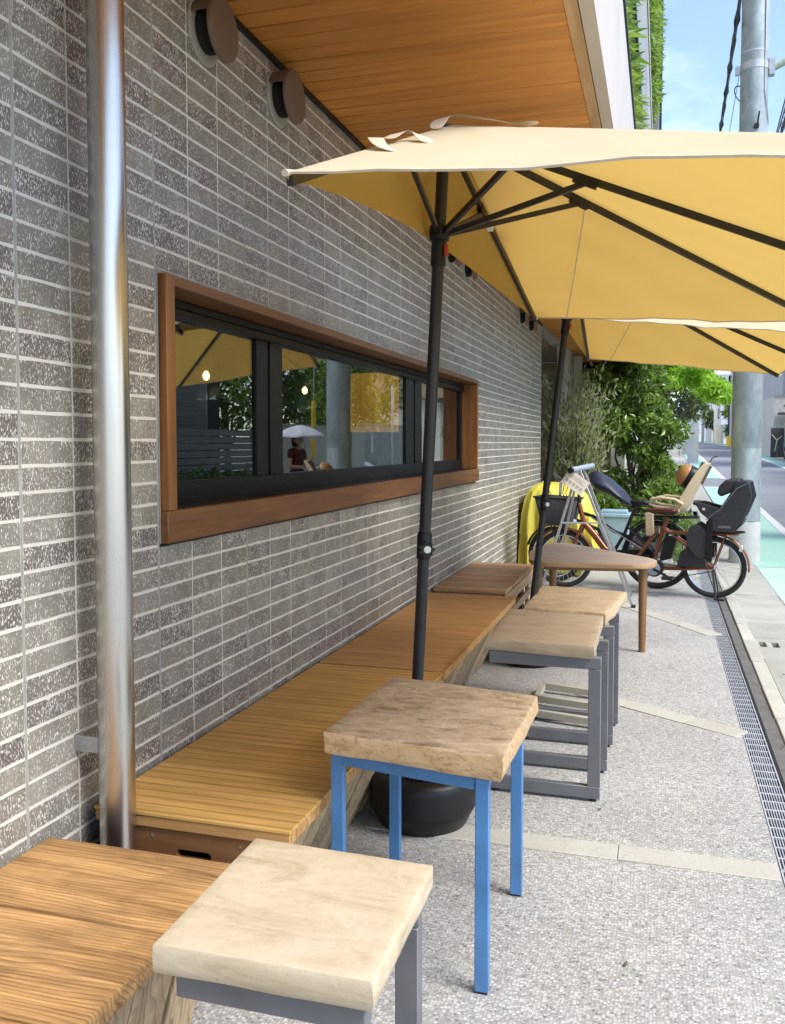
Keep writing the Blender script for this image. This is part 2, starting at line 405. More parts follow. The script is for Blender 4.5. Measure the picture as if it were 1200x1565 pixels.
def slab_mat(name, c0, c1, c2, vein=.5, vein_c=(.16, .09, .04), sc=2.2, bumpv=.25, scratch=.3):
    t = NT(name); v = t.coord('obj', (1.0, 2.6, 5), offs=4.)
    n = t.noise(v, sc * 2.6, 12, .72, 1.0); n3 = t.noise(t.coord('obj', (1, 1, 1), offs=4.), 26, 5, .7, .5)
    col = t.ramp(n, [(.3, c0), (.48, c1), (.68, c2)])
    vn = t.noise(t.coord('obj', (1, 1.3, 1.6), offs=6.), sc * 2.4, 5, .5, 2.6)
    ln = t.math('ABSOLUTE', t.math('SUBTRACT', vn, .5))
    col = t.mix(t.math('MULTIPLY', t.ramp(ln, [(.0, 1.), (.016, 0.)]), vein), col, vein_c)
    col = t.mix(t.math('MULTIPLY', t.ramp(n3, [(.52, 0.), (.75, 1.)]), scratch), col, tuple(x * 1.3 for x in c2))
    pit = t.n('ShaderNodeTexVoronoi', feature='F1'); pit.inputs['Scale'].default_value = 55; t.l(t.coord('obj', (1, 1.6, 1.6), offs=4.), pit.inputs['Vector'])
    pf = t.math('MULTIPLY', t.ramp(pit.outputs['Distance'], [(.06, 1.), (.16, 0.)]), t.ramp(n3, [(.5, 0.), (.6, .7)])); col = t.mix(pf, col, tuple(x * .45 for x in c0))
    sl = t.noise(t.coord('obj', (160, 9, 60), offs=2., rot=(0, 0, .5)), 1., 3, .6); col = t.mix(t.math('MULTIPLY', t.ramp(sl, [(.62, 0.), (.74, 1.)]), scratch), col, tuple(min(1, x * 1.35) for x in c2))
    t.pbsdf(col, .58, 0, t.bump(t.math('ADD', t.math('SUBTRACT', n3, pf), n), bumpv, .003)); return t.m
M['slab_blue'] = slab_mat('worn grey-brown slab', (.15, .10, .058), (.52, .39, .255), (.68, .54, .375), .35, (.17, .09, .045), 2.4, .3, .5)
M['slab_edge'] = slab_mat('orange veined slab edge', (.42, .24, .10), (.62, .42, .22), (.70, .52, .31), .8, (.30, .12, .035), 3.2, .2, .2)
M['slab_cream'] = slab_mat('cream sealed slab', (.36, .28, .175), (.50, .415, .29), (.58, .50, .38), .12, (.26, .18, .10), 1.6, .3, .2)
M['slab_tan'] = slab_mat('tan sealed slab', (.37, .27, .175), (.47, .365, .245), (.53, .43, .30), .10, (.34, .22, .12), 1.5, .12, .2)
M['slab_natural'] = slab_mat('natural raw slab', (.40, .27, .15), (.58, .43, .27), (.66, .53, .36), .5, (.25, .13, .05), 2.6, .25, .3)
M['blue'] = paint('blue painted steel', (.07, .215, .455), .42, 0, .14, 9, .08, .5, 'obj', .16)
M['grey_steel'] = paint('grey painted steel', (.135, .14, .152), .45, 0, .14, 9, .08, .5, 'obj', .16)
M['black'] = paint('black powder coat', (.012, .012, .014), .42, 0, .2, 12, .05)
M['black_plastic'] = paint('black moulded plastic', (.007, .0075, .009), .42, 0, .2, 6, .08, .35)
M['rubber'] = paint('tyre rubber', (.016, .016, .018), .75, 0, .2, 30, .2)
M['dark_metal'] = paint('dark anodised sash', (.006, .007, .009), .45, 0, .1, 4, 0, .3)
M['brown_metal'] = paint('brown vent paint', (.17, .12, .088), .5, .1, .08, 6, .03)
M['gasket'] = paint('pale gasket', (.42, .42, .38), .7, 0, .15, 10, .1)
M['chrome'] = paint('bright metal', (.62, .63, .65), .22, 1., .08, 10, 0)
M['alu'] = paint('dull aluminium', (.40, .405, .41), .45, .6, .1, 10, .03)
M['copper'] = paint('copper brown bike paint', (.20, .062, .026), .3, .35, .1, 6, 0)
M['saddle_brown'] = paint('brown leather', (.085, .022, .012), .45, 0, .25, 20, .15)
M['beige'] = paint('beige seat plastic', (.62, .50, .32), .45, 0, .06, 5, .03)
M['grey_fabric'] = paint('charcoal fabric', (.032, .033, .037), .85, 0, .25, 40, .3)
M['navy'] = paint('navy nylon', (.014, .019, .042), .5, 0, .35, 9, .3)
M['motor'] = paint('blue grey motor cover', (.30, .35, .43), .45, .2, .08, 6, 0)
M['helmet'] = paint('orange brown helmet shell', (.36, .165, .05), .4, 0, .1, 6, 0)
M['paper'] = paint('laminated card', (.66, .60, .52), .4, 0, .05, 7, 0)
M['print'] = paint('faded print', (.40, .36, .31), .5, 0, .1, 9, 0)
M['red'] = paint('red tab', (.45, .05, .03), .5)
M['white_plastic'] = paint('white plastic', (.72, .72, .70), .4, 0, .05)
M['yellow_paint'] = paint('yellow paint', (.75, .52, .03), .5, 0, .1, 5, .05)
M['blue_plastic'] = paint('pale blue plastic', (.28, .42, .52), .5, 0, .1, 5, .03)
M['terracotta'] = paint('terracotta', (.25, .075, .045), .8, 0, .15, 9, .15)
M['cable'] = paint('cable sheath', (.012, .013, .028), .5)
M['lamp_green'] = paint('pale green enamel', (.50, .58, .48), .45, .1, .05)
def galv():
    t = NT('galvanised pole'); v = t.coord('pos', (1, 1, .6)); n = t.noise(v, 7, 6, .6); n2 = t.noise(t.coord('pos', (9, 9, 1.3)), 2.2, 5, .6); n3 = t.noise(t.coord('pos', (1, 1, 1)), 1.4, 5, .7, .5)
    col = t.mix(t.ramp(n, [(.35, 0.), (.65, 1.)]), (.29, .355, .385), (.44, .505, .525))
    col = t.mix(t.math('MULTIPLY', t.ramp(n2, [(.54, 0.), (.66, 1.)]), .6), col, (.60, .66, .68))
    col = t.mix(t.math('MULTIPLY', t.ramp(t.math('MULTIPLY', n2, n3), [(.28, 0.), (.38, 1.)]), .55), col, (.19, .225, .235))
    t.pbsdf(col, .5, .25, t.bump(n, .08, .004)); return t.m
M['galv'] = galv()
M['pole_concrete'] = stone_mat('pole concrete', (.46, .48, .47), (.60, .61, .59), 3, .2)
M['far_concrete'] = stone_mat('spun concrete pole', (.46, .45, .44), (.58, .57, .56), 2, .1)
M['fascia'] = paint('pale eaves panel', (.50, .465, .43), .6, 0, .05, 3, .05, .4, 'pos', .06)
M['fin'] = paint('grey aluminium fin', (.30, .295, .275), .5, .1, .06, 3, .02)
M['col_wall'] = stone_mat('greenish rendered column', (.58, .585, .50), (.66, .665, .58), 3, .15)
M['brown_wall'] = wood('brown board wall', (.27, .185, .115), (.44, .33, .22), 0, .7, .7, .2, .1)
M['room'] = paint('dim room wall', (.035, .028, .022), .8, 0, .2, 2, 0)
def leafmat(name, c1, c2, trans=.35, gloss=.35, tint=None):
    t = NT(name); r = t.rnd(); pos = t.noise(t.coord('pos'), 2.2, 3)
    f = t.math('ADD', t.math('MULTIPLY', r, .7), t.math('MULTIPLY', pos, .4), True)
    col = t.ramp(f, [(.1, c1), (.9, c2)])
    d = t.n('ShaderNodeBsdfPrincipled'); t.l(col, d.inputs['Base Color']); d.inputs['Roughness'].default_value = gloss; d.inputs['Specular IOR Level'].default_value = .45
    tr = t.n('ShaderNodeBsdfTranslucent'); tc_ = t.mix(1., col, tint or (1.6, 1.7, .7), 'MULTIPLY'); t.l(tc_, tr.inputs['Color'])
    ms = t.n('ShaderNodeMixShader'); ms.inputs[0].default_value = trans; t.l(d.outputs[0], ms.inputs[1]); t.l(tr.outputs[0], ms.inputs[2]); t.l(ms.outputs[0], t.out.inputs['Surface']); return t.m
M['leaf_olive'] = leafmat('olive leaves', (.17, .19, .11), (.42, .44, .28), .35, .5)
M['leaf_dark'] = leafmat('glossy climber leaves', (.022, .05, .011), (.24, .36, .075), .3, .26)
M['leaf_maple'] = leafmat('fresh maple leaves', (.17, .31, .03), (.38, .55, .10), .5, .5)
M['leaf_fern'] = leafmat('planter leaves', (.09, .17, .04), (.26, .36, .12), .4, .5)
M['leaf_hedge'] = leafmat('dark hedge leaves', (.03, .06, .018), (.09, .14, .035), .25, .4)
M['bark'] = stone_mat('grey bark', (.08, .065, .05), (.14, .115, .09), 12, .6)
def cloth_mat():
    t = NT('cream canopy cloth'); v = t.coord('obj'); n = t.noise(v, 3.5, 5, .6); w = t.noise(v, 420, 2)
    top = t.mix(n, (.70, .61, .435), (.76, .675, .50)); und_glow = t.mix(n, (.61, .39, .09), (.67, .44, .11))  # underside colour tinted ochre to paint in light glowing through the cloth
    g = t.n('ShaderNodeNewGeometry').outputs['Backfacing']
    d = t.n('ShaderNodeBsdfDiffuse'); t.l(t.mix(g, top, und_glow), d.inputs['Color']); d.inputs['Roughness'].default_value = .5
    b = t.bump(t.math('ADD', t.math('MULTIPLY', w, .25), n), .25, .01); t.l(b, d.inputs['Normal'])
    tr = t.n('ShaderNodeBsdfTranslucent'); t.l(t.mix(n, (.76, .49, .13), (.82, .55, .16)), tr.inputs['Color'])
    ms = t.n('ShaderNodeMixShader'); ms.inputs[0].default_value = .32; t.l(d.outputs[0], ms.inputs[1]); t.l(tr.outputs[0], ms.inputs[2]); t.l(ms.outputs[0], t.out.inputs['Surface']); return t.m
M['cloth'] = cloth_mat()
M['strap'] = paint('cream tie strap', (.62, .53, .39), .8, 0, .1, 30, .2)
def tarp_mat():
    t = NT('yellow tarpaulin'); n = t.noise(t.coord('obj'), 4, 5)
    col = t.mix(n, (.58, .50, .035), (.70, .64, .13)); t.pbsdf(col, .42, 0, t.bump(t.noise(t.coord('obj', (1, 1, .5)), 9, 4), .5, .02)); return t.m
M['tarp'] = tarp_mat()
def glass_mat():
    """clear pane: mirror share rises towards grazing view (Schlick), same from both faces"""
    t = NT('window glass'); g = t.n('ShaderNodeNewGeometry'); dp = t.n('ShaderNodeVectorMath', operation='DOT_PRODUCT'); t.l(g.outputs['Normal'], dp.inputs[0]); t.l(g.outputs['Incoming'], dp.inputs[1])
    c = t.math('ABSOLUTE', dp.outputs['Value']); f = t.math('ADD', t.math('MULTIPLY', t.math('POWER', t.math('SUBTRACT', 1., c), 5.), .80), .20, True)
    tr = t.n('ShaderNodeBsdfTransparent'); tr.inputs['Color'].default_value = (.80, .84, .82, 1)
    gl = t.n('ShaderNodeBsdfGlossy'); gl.inputs['Roughness'].default_value = .0
    ms = t.n('ShaderNodeMixShader'); t.l(f, ms.inputs[0]); t.l(tr.outputs[0], ms.inputs[1]); t.l(gl.outputs[0], ms.inputs[2]); t.l(ms.outputs[0], t.out.inputs['Surface']); return t.m
M['glass'] = glass_mat()
def emit(name, c, s):
    t = NT(name); e = t.n('ShaderNodeEmission'); e.inputs['Color'].default_value = C4(c); e.inputs['Strength'].default_value = s; t.l(e.outputs[0], t.out.inputs['Surface']); return t.m
M['bulb'] = emit('lit filament bulb', (1, .66, .30), 9)
def shade_mat():
    t = NT('lit amber shade'); v = t.coord('obj', (1, 1, .08)); n = t.noise(v, 12, 4); n2 = t.noise(t.coord('obj'), 40, 4)
    col = t.ramp(t.math('ADD', t.math('MULTIPLY', n, .7), t.math('MULTIPLY', n2, .3)), [(.3, (.25, .10, .012)), (.6, (.75, .36, .04)), (.8, (1., .6, .12))])
    e = t.n('ShaderNodeEmission'); t.l(col, e.inputs['Color']); e.inputs['Strength'].default_value = .42; t.l(e.outputs[0], t.out.inputs['Surface']); return t.m
M['shade'] = shade_mat()
M['house_white'] = paint('white house render', (.80, .80, .81), .8, 0, .05, 2, .05, .3, 'pos', .08)
M['house_cream'] = paint('cream house render', (.70, .66, .56), .8, 0, .05, 2, .05, .3, 'pos', .08)
M['house_tan'] = paint('tan balcony wall', (.46, .33, .21), .8, 0, .06, 3, .05, .3, 'pos', .08)
M['house_grey'] = paint('grey siding', (.36, .37, .40), .7, 0, .06, 2, .03, .3, 'pos')
M['house_dark'] = paint('dark house cladding', (.055, .052, .05), .7, 0, .1, 3, .05, .3, 'pos')
M['house_blue'] = paint('bluish white wall', (.70, .73, .80), .8, 0, .05, 2, .03, .3, 'pos', .06)
M['roof_tile'] = paint('dark roof tile', (.05, .05, .055), .6, 0, .15, 8, .1)
M['roof_pink'] = paint('faded red roof', (.50, .38, .33), .7, 0, .1, 5, .1)
M['pane_dark'] = paint('dark window pane', (.02, .025, .03), .06, 0, .1, 2, 0, .8)
M['gate'] = paint('charcoal gate', (.06, .055, .05), .6, 0, .1, 4, .05)
M['stone_face'] = stone_mat('stacked stone facing', (.40, .375, .35), (.58, .56, .53), 6, .6, .8, .3)
M['block'] = stone_mat('concrete block', (.40, .41, .36), (.52, .53, .47), 4, .4)
M['wall_plain'] = stone_mat('plain beige street wall', (.55, .50, .41), (.62, .57, .47), 2.5, .1)
M['fence_grey'] = paint('grey metal fence slat', (.17, .18, .19), .5, .2, .08, 4, .02)
M['car_paint'] = paint('pale blue car paint', (.40, .47, .52), .25, .3, .03, 3, 0)
M['car_glass'] = paint('car glass', (.02, .025, .03), .06, 0, .1, 2, 0, .8)
M['lens'] = paint('lamp lens', (.65, .65, .62), .15, .2, .05)
M['skin'] = paint('skin', (.50, .29, .20), .55, 0, .06, 9, 0)
M['maroon'] = paint('maroon shirt cloth', (.13, .022, .025), .85, 0, .15, 12, .2)
M['denim'] = paint('dark skirt cloth', (.02, .025, .05), .85, 0, .15, 12, .2)
M['hair'] = paint('dark hair', (.012, .009, .008), .5, 0, .2, 40, .2)
M['parasol'] = paint('white parasol cloth', (.72, .76, .84), .8, 0, .08, 30, .1)
M['pink_shirt'] = paint('faded pink shirt', (.38, .25, .24), .85, 0, .15, 12, .2)

# ================================================================== SETTING: ground, paving, road
def strip(name, x0, x1, y0, y1, dz, mat, step=1., parent=None, kind='structure', thick=0, xf=None):
    mb = MB(); n = max(1, int((y1 - y0) / step)); vs = []; fs = []
    for i in range(n + 1):
        y = y0 + (y1 - y0) * i / n; z = zt(y) + dz; s = xf(y) if xf else 0
        vs += [(x0 + s, y, z), (x1 + s, y, z)]
    for i in range(n): fs.append((2 * i, 2 * i + 1, 2 * i + 3, 2 * i + 2))
    mb.add(vs, fs)
    if thick:
        m = len(vs); mb.add([(a, b, c - thick) for a, b, c in vs], [f[::-1] for f in fs])
        for i in range(n):
            mb.f.append((2 * i, 2 * i + 2, m + 2 * i + 2, m + 2 * i)); mb.f.append((2 * i + 3, 2 * i + 1, m + 2 * i + 1, m + 2 * i + 3))
        mb.f.append((1, 0, m, m + 1)); mb.f.append((2 * n, 2 * n + 1, m + 2 * n + 1, m + 2 * n))
    o = mb.build(name, mat, parent, fixn=bool(thick))
    if parent is None: tag(o, kind=kind)
    return o
WX = -1.43
DR0, DR1 = .378, .478          # drain channel
# far ground sheet, out to the horizon
mb = MB(); ys = [-300, -60, -10, 0, 11, 14, 20, 30, 45, 60, 100, 200, 400, 900]; vs = []; fs = []
for y in ys: vs += [(-900, y, zt(min(y, 200)) - .16), (900, y, zt(min(y, 200)) - .16)]
for i in range(len(ys) - 1): fs.append((2 * i, 2 * i + 1, 2 * i + 3, 2 * i + 2))
tag(mb.add(vs, fs).build('ground', M['ground'], fixn=False), kind='structure')
pav = MB().box((WX - .3, -8, -.12), (DR0, 17.5, 0)).build('pavement', M['pave'], origin=(0, 0, -.12)); tag(pav, kind='structure')
# pale stone strips set in the pavement, stone by stone
def stones(p, q, w, n, seed, name='stone_strip'):
    rr = random.Random(seed); p, q = Vector((*p, 0)), Vector((*q, 0)); d = (q - p); L_ = d.length; d.normalize(); nrm = Vector((-d.y, d.x, 0)); cuts = [0]
    for i in range(1, n): cuts.append((i + rr.uniform(-.12, .12)) / n)
    cuts.append(1)
    for a, b in zip(cuts[:-1], cuts[1:]):
        A = p + d * (a * L_ + .002); B = p + d * (b * L_ - .002); h = .004 + rr.uniform(0, .0015)
        pts = [A - nrm * w / 2, B - nrm * w / 2, B + nrm * w / 2, A + nrm * w / 2]
        MB().hexa([v + Vector((0, 0, -.03)) for v in pts], [v + Vector((0, 0, h)) for v in pts]).build(name, M['strip'], pav, bevel=.0015, seg=1)
stones((-.98, 2.985), (DR0 - .003, 2.985), .115, 3, 4)
stones((-.40, 4.90), (DR0 - .003, 4.39), .125, 3, 8)
stones((-.45, 7.95), (DR0 - .003, 6.66), .13, 4, 3)
stones((-1.0, 10.4), (DR0 - .003, 9.6), .13, 4, 5)
# drain: dark trench with steel grating panels lying in it
tr = MB().box((DR0, -8, -.16), (DR1, 17.5, -.13)).box((DR1, -8, -.16), (DR1 + .012, 17.5, -.004)).build('drain_channel', M['hole'], origin=(0, 0, -.16)); tag(tr, kind='structure')
gsrc = None
for i in range(15):
    y0 = 1.02 + i * 1.0
    if gsrc is None:
        g = empty('drain_grating', (DR0 + .05, y0 + .5, -.03)); w = .046
        fr = MB().box((-w, -.497, -.028), (-w + .005, .497, .028)).box((w - .005, -.497, -.028), (w, .497, .028)).box((-w + .005, -.497, -.028), (w - .005, -.492, .026)).box((-w + .005, .492, -.028), (w - .005, .497, .026))
        fr.build('frame', M['steel'], g, world=False)
        b = MB()
        for k in range(1, 9): x = -w + .005 + k * (2 * w - .01) / 9; b.box((x - .0016, -.492, -.02), (x + .0016, .492, .0255))
        for k in range(1, 12): y = -.492 + k * .082; b.box((-w + .005, y - .0045, .012), (w - .005, y + .0045, .0252))
        tag(b.build('bars', M['steel'], g, world=False), kind='stuff')
        tag(g, 'galvanised steel grating panel in the long drain channel beside the pavement', 'drain grating', 'gratings along the drain channel'); gsrc = g
    else:
        c = copy_tree(gsrc); c.location.y = y0 + .5
strip('asphalt_strip', DR1 + .012, .555, -8, 17.5, -.006, M['asphalt_dark'], 2)
kerb = MB().box((.552, -8, -.15), (.632, 17.5, -.03)).build('kerb', M['kerb'], origin=(.59, 0, -.15)); tag(kerb, kind='structure')
ks = None
for i in range(32):
    y0 = .5 + i * .6
    if ks is None:
        ks = MB().box((.552, y0 + .003, -.03), (.632, y0 + .597, .006)).build('kerb_stone', M['kerb'], kerb, bevel=.006, origin=(0, 0, 0))
        base = ks.location.y
    else: inst(ks, kerb, (0, base + i * .6, random.uniform(-.003, .002)), (0, 0, random.uniform(-.002, .002)))
gut = MB().box((.634, -8, -.15), (1.02, 30, -.06)).build('gutter', M['concrete'], origin=(.8, 0, -.15)); tag(gut, kind='structure')
cuts = [-8, -2, .6, 2.6, 3.9, 5.1, 6.05, 6.7, 7.3, 8.6, 10.05, 10.62, 11.9, 13.2, 14.5, 16, 17.5]
for a, b in zip(cuts[:-1], cuts[1:]):
    dz = random.uniform(-.004, .003); z0, z1 = zt(a) - .012 + dz, zt(b) - .012 + dz
    m = MB()
    if a == 6.05:      # slab with the two inlet holes
        hs = [(.655, .70), (.735, .78)]; y_a, y_b = 6.42, 6.58
        m.box((.637, a + .004, -.06), (1.018, y_a, z0)).box((.637, y_b, -.06), (1.018, b - .004, z0))
        xs = [.637, .655, .70, .735, .78, 1.018]
        for x0, x1 in ((xs[0], xs[1]), (xs[2], xs[3]), (xs[4], xs[5])): m.box((x0, y_a, -.06), (x1, y_b, z0 - .0006))
        m.build('gutter_slab', M['concrete'], gut)
        MB().box((.65, 6.415, -.058), (.79, 6.585, -.05)).build('inlet_hole', M['hole'], gut)
    else:
        m.hexa([(.637, a + .004, -.06), (1.018, a + .004, -.06), (1.018, b - .004, -.06), (.637, b - .004, -.06)],
               [(.637, a + .004, z0), (1.018, a + .004, z0), (1.018, b - .004, z1), (.637, b - .004, z1)]).build('gutter_slab', M['concrete'], gut, bevel=.004, seg=1)
strip('road', 1.02, 4.62, -60, 190, -.02, M['road'], 1.5)
strip('road_verge', -.6, 1.02, 17.5, 190, -.03, M['concrete'], 1.5)
M['green_faded'] = stone_mat('faded green road coating', (.40, .56, .48), (.50, .645, .56), 3, .2, .8, .2)
strip('green_lane', 1.02, 1.70, -8, 10.6, -.012, M['green_faded'], 1.)
lane = strip('green_lane', 1.02, 1.70, 10.62, 23.5, -.012, M['green'], 1.)
strip('lane_line', 1.70, 1.83, -60, 23.6, -.008, M['white_line'], 1.)
strip('green_lane', 1.02, 1.62, 27.2, 46, -.012, M['green'], 1.)
strip('lane_line', 1.62, 1.75, 27.0, 100, -.008, M['white_line'], 1.)
strip('lane_line', 1.02, 1.70, 23.5, 23.72, -.008, M['white_line'], .2)
strip('green_lane', 4.12, 4.6, 10, 130, -.012, M['green'], 1.)
strip('lane_line', 4.0, 4.12, -60, 130, -.008, M['white_line'], 1.)
strip('far_pavement', 4.6, 6.9, -30, 130, -.004, M['concrete'], 1.)
# manhole frame edge on the gutter
tag(MB().box((.93, 6.95, -.02), (.945, 7.25, -.006)).box((.93, 6.935, -.02), (1.015, 6.95, -.006)).build('gutter_frame', M['steel'], gut))

# ================================================================== CAFE BUILDING
ZS = 2.806                     # soffit level
cafe = empty('cafe_building', (WX, 4, 0))
tag(cafe, 'cafe building with flecked grey brick wall, long window and timber soffit', 'building')
WY0, WY1, WZ0, WZ1 = 2.36, 7.075, 1.052, 1.852     # window outline
HY0, HY1, HZ0, HZ1 = WY0 - .014, WY1 + .014, WZ0 - .012, WZ1 + .014
YE = 11.12                                          # end of the brick wall
mx_ = WX - .0010
wall = MB().box((WX - .2, -5, -.1), (mx_, HY0, ZS)).box((WX - .2, HY1, -.1), (mx_, YE - .006, ZS)).box((WX - .2, HY0, -.1), (mx_, HY1, HZ0)).box((WX - .2, HY0, HZ1), (mx_, HY1, ZS)).build('brick_wall', M['mortar'], cafe)
# bricks: every one is its own piece of geometry
BP, BH, BW = .198, .0629, .198
def brick_poly(rr, w, h):
    """front outline with a slightly ragged edge, as (y, z)"""
    pts = []
    for (y, z), (y2, z2), k in (((0, 0), (w, 0), 4), ((w, 0), (w, h), 1), ((w, h), (0, h), 4), ((0, h), (0, 0), 1)):
        for j in range(k):
            t = j / k; e = .0011
            pts.append((y + (y2 - y) * t + rr.uniform(-e, e) * .6, z + (z2 - z) * t + rr.uniform(-e, e)))
    return pts
def add_brick(mb, o, poly):
    n = len(poly); c = (sum(p[0] for p in poly) / n, sum(p[1] for p in poly) / n)
    fr = [Vector((WX, o[0] + c[0] + (p[0] - c[0]) * .997, o[1] + c[1] + (p[1] - c[1]) * .99)) for p in poly]
    bk = [Vector((WX - .0004, o[0] + p[0], o[1] + p[1])) for p in poly]; b2 = [Vector((WX - .0046, o[0] + p[0], o[1] + p[1])) for p in poly]
    s = len(mb.v); mb.v += b2 + bk + fr
    for i in range(n):
        j = (i + 1) % n; mb.f.append((s + i, s + j, s + n + j, s + n + i)); mb.f.append((s + n + i, s + n + j, s + 2 * n + j, s + 2 * n + i))
    mb.f.append(tuple(s + 2 * n + i for i in range(n)))
cells = []
for k in range(-31, 45):
    y0 = 2.343 + BP * k
    ja = .0058 if k % 3 == 0 else .0034; jb = .0058 if (k + 1) % 3 == 0 else .0034
    a, b = y0 + ja, y0 + BP - jb
    if b > YE: b = YE
    if b - a < .02 or a < -4.9: continue
    for m in range(-16, 30):
        z0 = .983 + BH * m; c, d = z0 + .0045, z0 + BH - .0045
        if z0 < -.02: c = max(c, .0)
        d = min(d, ZS - .002)
        if d - c < .008: continue
        for (u0, u1, v0, v1) in (((a, b, c, d),) if (b <= HY0 or a >= HY1 or d <= HZ0 or c >= HZ1) else
                ((a, min(b, HY0), c, d), (max(a, HY1), b, c, d), (max(a, HY0), min(b, HY1), c, min(d, HZ0)), (max(a, HY0), min(b, HY1), max(c, HZ1), d))):
            if u1 - u0 > .012 and v1 - v0 > .008: cells.append((u0, u1, v0, v1))
full_w = BP - .0044 - .0023
def seen(c):
    q = in_view((WX, (c[0] + c[1]) / 2, (c[2] + c[3]) / 2), 10)
    if not q: return 1e9
    y, z = (c[0] + c[1]) / 2, (c[2] + c[3]) / 2
    if z < .40: return 1e9
    if 1.955 < y < 2.12: return 1e9
    return q[2] - 10 * min(0, .3 - abs(c[1] - c[0] - BP)) if c[1] - c[0] > .1 and c[3] - c[2] > .03 else q[2] + 2
cells.sort(key=seen)
rr = random.Random(3); variants = {}
for c in cells[:300]:
    key = (round(c[1] - c[0], 3), round(c[3] - c[2], 3), rr.randrange(4))
    o = (c[0], c[2])
    if key not in variants:
        mb = MB(); add_brick(mb, (0, 0), brick_poly(rr, c[1] - c[0], c[3] - c[2]))
        me_o = mb.build('brick', M['brick'], wall, world=False, fixn=False); variants[key] = me_o; me_o.location = (0 - (WX), o[0] - 4, o[1])
        me_o.data.transform(Matrix.Translation((0, 0, 0)))
        me_o.location = wmat(wall).inverted() @ Vector((0, o[0], o[1]))
    else:
        inst(variants[key], wall, wmat(wall).inverted() @ Vector((0, o[0], o[1])))
mb = MB()
for c in cells[300:]: add_brick(mb, (c[0], c[2]), brick_poly(rr, c[1] - c[0], c[3] - c[2]))
tag(mb.build('brickwork', M['brick'], wall, fixn=False), kind='stuff')
# control joints: grey sealant lines every third brick
for k in range(-30, 45, 3):
    y = 2.343 + BP * k
    for z0, z1 in (((0, HZ0), (HZ1, ZS - .002)) if HY0 < y < HY1 else ((0, ZS - .002),)):
        MB().box((WX - .005, y - .0042, z0), (WX - .0003, y + .0042, z1)).build('joint_sealant', M['joint'], wall)
# dark trim between wall and soffit
MB().box((WX + .0005, -5, ZS - .022), (WX + .014, YE, ZS - .002)).build('wall_trim', M['dark_metal'], wall)

# window
win = MB().box((WX - .13, WY0, WZ0 + .097), (WX + .026, WY0 + .05, WZ1)).build('window', M['timber_v'], cafe, bevel=.002, seg=1)
MB().box((WX - .13, WY1 - .045, WZ0 + .097), (WX + .022, WY1, WZ1 - .031)).build('jamb', M['timber_v'], win, bevel=.002, seg=1)
MB().box((WX - .13, WY0 + .051, WZ1 - .030), (WX + .023, WY1, WZ1)).build('head_board', M['timber'], win, bevel=.002, seg=1)
MB().box((WX - .16, WY0 - .008, WZ0), (WX + .028, WY1 + .006, WZ0 + .096)).build('sill', M['timber'], win, bevel=.003, seg=1)
fl = MB(); e = .012
fl.box((WX - .02, WY0 - e, WZ1 + .001), (WX + .003, WY1 + e, WZ1 + e)).box((WX - .02, WY0 - e, WZ0 - .001), (WX + .003, WY0 - .009, WZ1 + .001)).box((WX - .02, WY1 + .007, WZ0), (WX + .003, WY1 + e, WZ1 + .001))
fl.build('flashing', M['joint'], win)
gx = WX - .11
sa = MB(); zb, zt_ = WZ0 + .097, WZ1 - .031
sa.box((gx - .03, WY0 + .051, zb), (gx + .012, WY1 - .046, zb + .075)).box((gx - .03, WY0 + .051, zt_ - .06), (gx + .012, WY1 - .046, zt_))
for a, b, p in ((WY0 + .051, WY0 + .11, .006), (3.25, 3.36, .004), (3.365, 3.49, .010), (5.41, 5.60, .004), (5.605, 5.77, .010), (6.97, WY1 - .046, .008)):
    sa.box((gx - .028, a, zb + .0752), (gx + p, b, zt_ - .0602))
sa.build('sash_frame', M['dark_metal'], win, bevel=.002, seg=1)
MB().box((gx + .0125, WY0 + .051, zb - .0005), (WX - .004, WY1 - .046, zb + .004)).build('sill_top', M['dark_metal'], win)
sh = MB()
for k in range(2): sh.box((gx + .0122, WY0 + .051, zt_ - .028 - k * .03), (gx + .022 + .004 * k, WY1 - .046, zt_ - .006 - k * .03))
sh.build('track', M['dark_metal'], win)
for a, b in ((WY0 + .11, 3.25), (3.49, 5.41), (5.77, 6.97)):
    MB().box((gx - .012, a, zb + .0752), (gx - .007, b, zt_ - .0602)).build('pane', M['glass'], win)
# dim room behind the glass
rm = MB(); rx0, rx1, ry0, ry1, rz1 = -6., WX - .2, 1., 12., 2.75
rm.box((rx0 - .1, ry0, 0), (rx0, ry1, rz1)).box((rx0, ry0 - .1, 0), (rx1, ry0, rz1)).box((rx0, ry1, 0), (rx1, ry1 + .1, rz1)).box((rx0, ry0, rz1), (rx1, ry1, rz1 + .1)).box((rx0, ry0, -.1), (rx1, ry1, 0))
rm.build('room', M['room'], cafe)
MB().box((WX - .62, 7.0, .8), (WX - .5, 7.35, 2.4)).build('inner_post', M['table_leg'], cafe)
# canopy over the pavement
SX = -.335                     # soffit outer edge
YC = 16.6
can = MB().box((WX - .2, -5, ZS + .03), (SX + .05, YC, ZS + .25)).build('canopy', M['fascia'], cafe)
bs = None; k = 0; y = -4.9
while y < YC - .1:
    if bs is None:
        bs = MB().box((WX + .0, -.0480, 0), (SX, .0480, .02)).build('soffit_board', M['soffit'], can, world=False, bevel=.0035, seg=1, origin=(0, 0, 0))
    else: bs = bs
    o = bs if k == 0 else inst(bs, can)
    o.location = wmat(can).inverted() @ Vector((0, y, ZS + random.uniform(0, .0012))); y += .1; k += 1
MB().box((SX + .001, -5, ZS - .004), (SX + .046, YC, ZS + .029)).build('edge_trim', M['slat_pale'], can)
